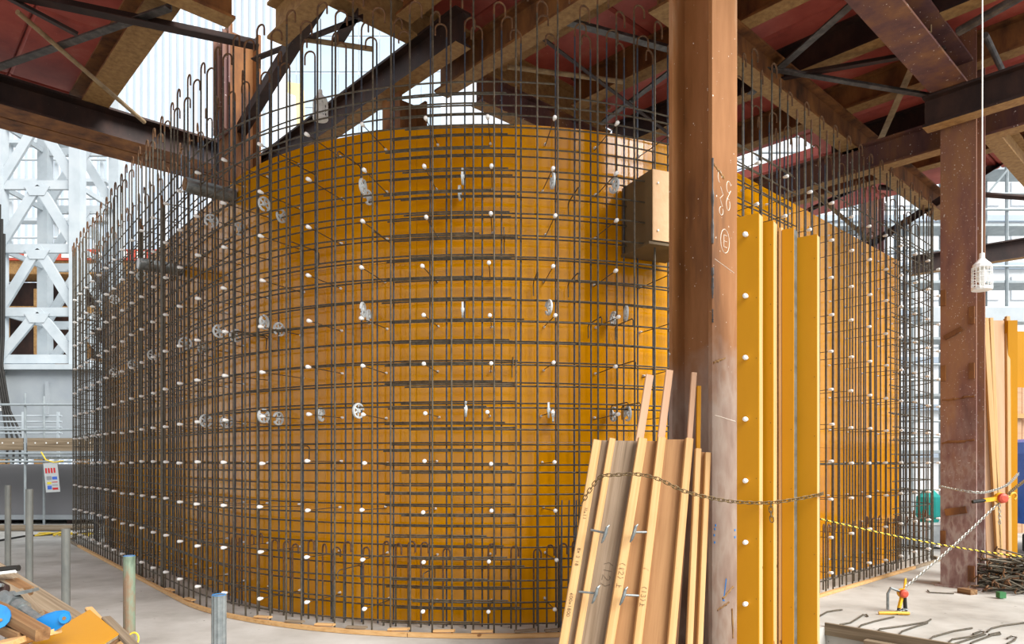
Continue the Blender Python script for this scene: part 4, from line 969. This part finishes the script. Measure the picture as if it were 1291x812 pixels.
# tower crane with yellow slewing frame
YELC = mat('faded crane yellow', [(.75,.60,.28), (.80,.66,.36)], .5, .6)
cr = thing('tower_crane', 'yellow and white crane standing before the glass tower', 'crane', (-13.6, 44, 0))
for sx in (-.5, .5): MB().bar((-13.6+sx, 44, 0), (-13.9+sx, 44, 21), .2, .2, up=(0, 1, 0)).build('mast_leg', YELC, cr)
MB().prism([(-14.6, 44, 21), (-13.0, 44, 21), (-13.2, 44, 25.2), (-14.4, 44, 25.4)], (0, .8, 0)).build('slewing_frame', YELC, cr)
MB().prism([(-14.1, 43.9, 21.6), (-13.4, 43.9, 21.6), (-13.5, 43.9, 24.4), (-14.0, 43.9, 24.6)], (0, .12, 0)).build('cabin_panel', CLAD, cr)
MB().bar((-13.9, 44.3, 25), (-15.6, 44.3, 30), .55, .45).build('boom', WHTST, cr)
MB().bar((-14.3, 44.0, 25.2), (-16.4, 44.0, 30.5), .12, .12).build('boom_stay', GREYC, cr)
# right: scaffold, sheeted building, blue tarpaulin
b4 = thing('sheeted_building', 'building wrapped in white sheeting behind the purple column', 'building', (18, 30, 0))
MB().box(8, 34, 30, 36, 0, 17).build('wall', MESHW, b4)
for k in range(8): MB().box(8, 34, 29.8, 30, 1.8+2*k, 2.05+2*k).build('floor_band', CLADB, b4)
for i in range(14):
    for j in range(7):
        MB().box(8.6+1.8*i, 9.9+1.8*i, 29.93, 30, 2.5+2*j, 3.5+2*j).build('window', MULL, b4)
s4 = thing('scaffold', 'tube scaffold with pale sheets in front of the wrapped building', 'scaffold', (16, 23, 0))
for i in range(12):
    x = 8.2+1.5*i
    for y in (22.4, 23.4): MB().tube([(x, y, 0), (x, y, 13.5)], .05, 6).build('scaffold_post', SCAFF, s4)
for j in range(7):
    z = 1.9+1.8*j
    MB().box(7.8, 25.5, 22.4, 23.4, z, z+.08).build('deck', SCAFF, s4)
    for dz in (.5, 1.0): MB().tube([(7.8, 22.34, z+dz), (25.5, 22.34, z+dz)], .04, 6).build('guard_rail', SCAFF, s4)
for i in range(10):
    x = 8.2+1.5*i; MB().tube([(x, 22.3, 1.9+1.8*(i % 5)), (x+1.5, 22.3, 3.7+1.8*(i % 5))], .035, 6).build('scaffold_brace', SCAFF, s4)
for i in range(11):
    for j in range(5, 7):
        if (i*3+j) % 4: MB().box(8.3+1.5*i, 9.6+1.5*i, 22.5, 22.52, 2.0+1.8*j, 3.6+1.8*j).build('sheet', MESHW, s4)
tag(MB().box(11.5, 22, 19.8, 20.3, 5.55, 5.95).build('white_girder', WHTST), 'broad white girder crossing behind the hanging lamp', 'beam')
# hanging blue tarp and teal bag near the wall end
mb = MB(); N = 10
for i in range(N+1):
    x = 7.2+.13*i
    for j in range(4): mb.v.append(W(1000+4.6*i, 246-.9*i+5*j+1.5*math.sin(i*1.3+j), 22.2+.12*math.sin(i*1.9+j)))
for i in range(N):
    for j in range(3): mb.f.append([i*4+j, (i+1)*4+j, (i+1)*4+j+1, i*4+j+1]); mb.m.append(0)
o = mb.build('tarpaulin', BTARP); md = o.modifiers.new('thick', 'SOLIDIFY'); md.thickness = .03; tag(o, 'crumpled blue tarpaulin hanging on the scaffold behind the wall end', 'tarpaulin')
o = MB().tube([G(1171, 690)+V((0, 0, .48)), G(1171, 690)+V((0, 0, .6)), G(1171, 690)+V((0, 0, .95)), G(1171, 690)+V((0, 0, 1.08))], .2, 10, rs=[.16, .22, .21, .08]).build('tool_bag', TEAL); tag(o, 'teal bag standing behind the dense rebar at the wall end', 'bag')
cq = G(1171, 690); tc_ = thing('tool_crate', 'pale crate carrying the teal bag behind the wall end', 'crate', cq)
MB().box(cq.x-.3, cq.x+.3, cq.y-.25, cq.y+.25, .03, .46).build('crate_body', GREYP, tc_); MB().box(cq.x-.32, cq.x+.32, cq.y-.27, cq.y+.27, .44, .48).build('crate_lid', WHT, tc_)
for sx in (-.25, .25): MB().box(cq.x+sx-.04, cq.x+sx+.04, cq.y-.22, cq.y+.22, 0, .04).build('crate_foot', BLACK, tc_)
o = MB().prism([W(952, 266, 12.2), W(975, 268, 12.2), W(972, 258, 12.2), W(955, 256, 12.2)], (0, .3, 0)).build('teal_sign', TEAL); tag(o, 'teal board showing over the yellow filler panels', 'board')
# blue machine at the right edge
bl = thing('blue_machine', 'deep blue tracked machine beside the leaning boards', 'machine', (9.8, 12.2, 0))
prof = [(8.72, .55), (8.72, 1.75), (8.85, 1.95), (9.3, 2.02), (11.2, 2.02), (11.3, 1.9), (11.3, .55)]
MB().prism([(x, 11.6, z) for x, z in prof], (0, 1.5, 0)).build('hood', BLUED, bl)
MB().box(8.9, 11.1, 11.56, 11.6, .9, 1.5).build('side_panel', BLUE, bl)
MB().prism([(x, 11.45, z) for x, z in ((8.6, .12), (8.75, 0), (11.2, 0), (11.4, .12), (11.4, .38), (11.2, .5), (8.75, .5), (8.6, .38))], (0, .45, 0)).build('track', BLACK, bl); trk = [c_ for c_ in bl.children if c_.name.startswith('track')][0]
for k in range(5): MB().lathe([(.17, 0), (.17, .03)], 14, frame((8.9+.5*k, 11.45, .25), (0, -1, 0))).build('roller', GREYST, trk)
# timber-and-rebar stack far right
ts = thing('form_stack', 'stack of yellow and pink form panels beyond the blue machine', 'form panel', (12, 16, 0))
for k in range(5): MB().box(10.9+.7*k, 11.55+.7*k, 16+.05*k, 16.1+.05*k, 0, 3.3).build('panel', PLYPK if k % 2 == 0 else WOODP, ts)
for k in range(3): MB().box(10.8, 14.4, 15.9, 15.98, .8+.9*k, .9+.9*k).build('rail', WOODL, ts)
for k in range(6): MB().box(10.9+.6*k, 11.4+.6*k, 16.15, 16.25, 3.3, 4.6).build('yellow_panel', YELM, ts)
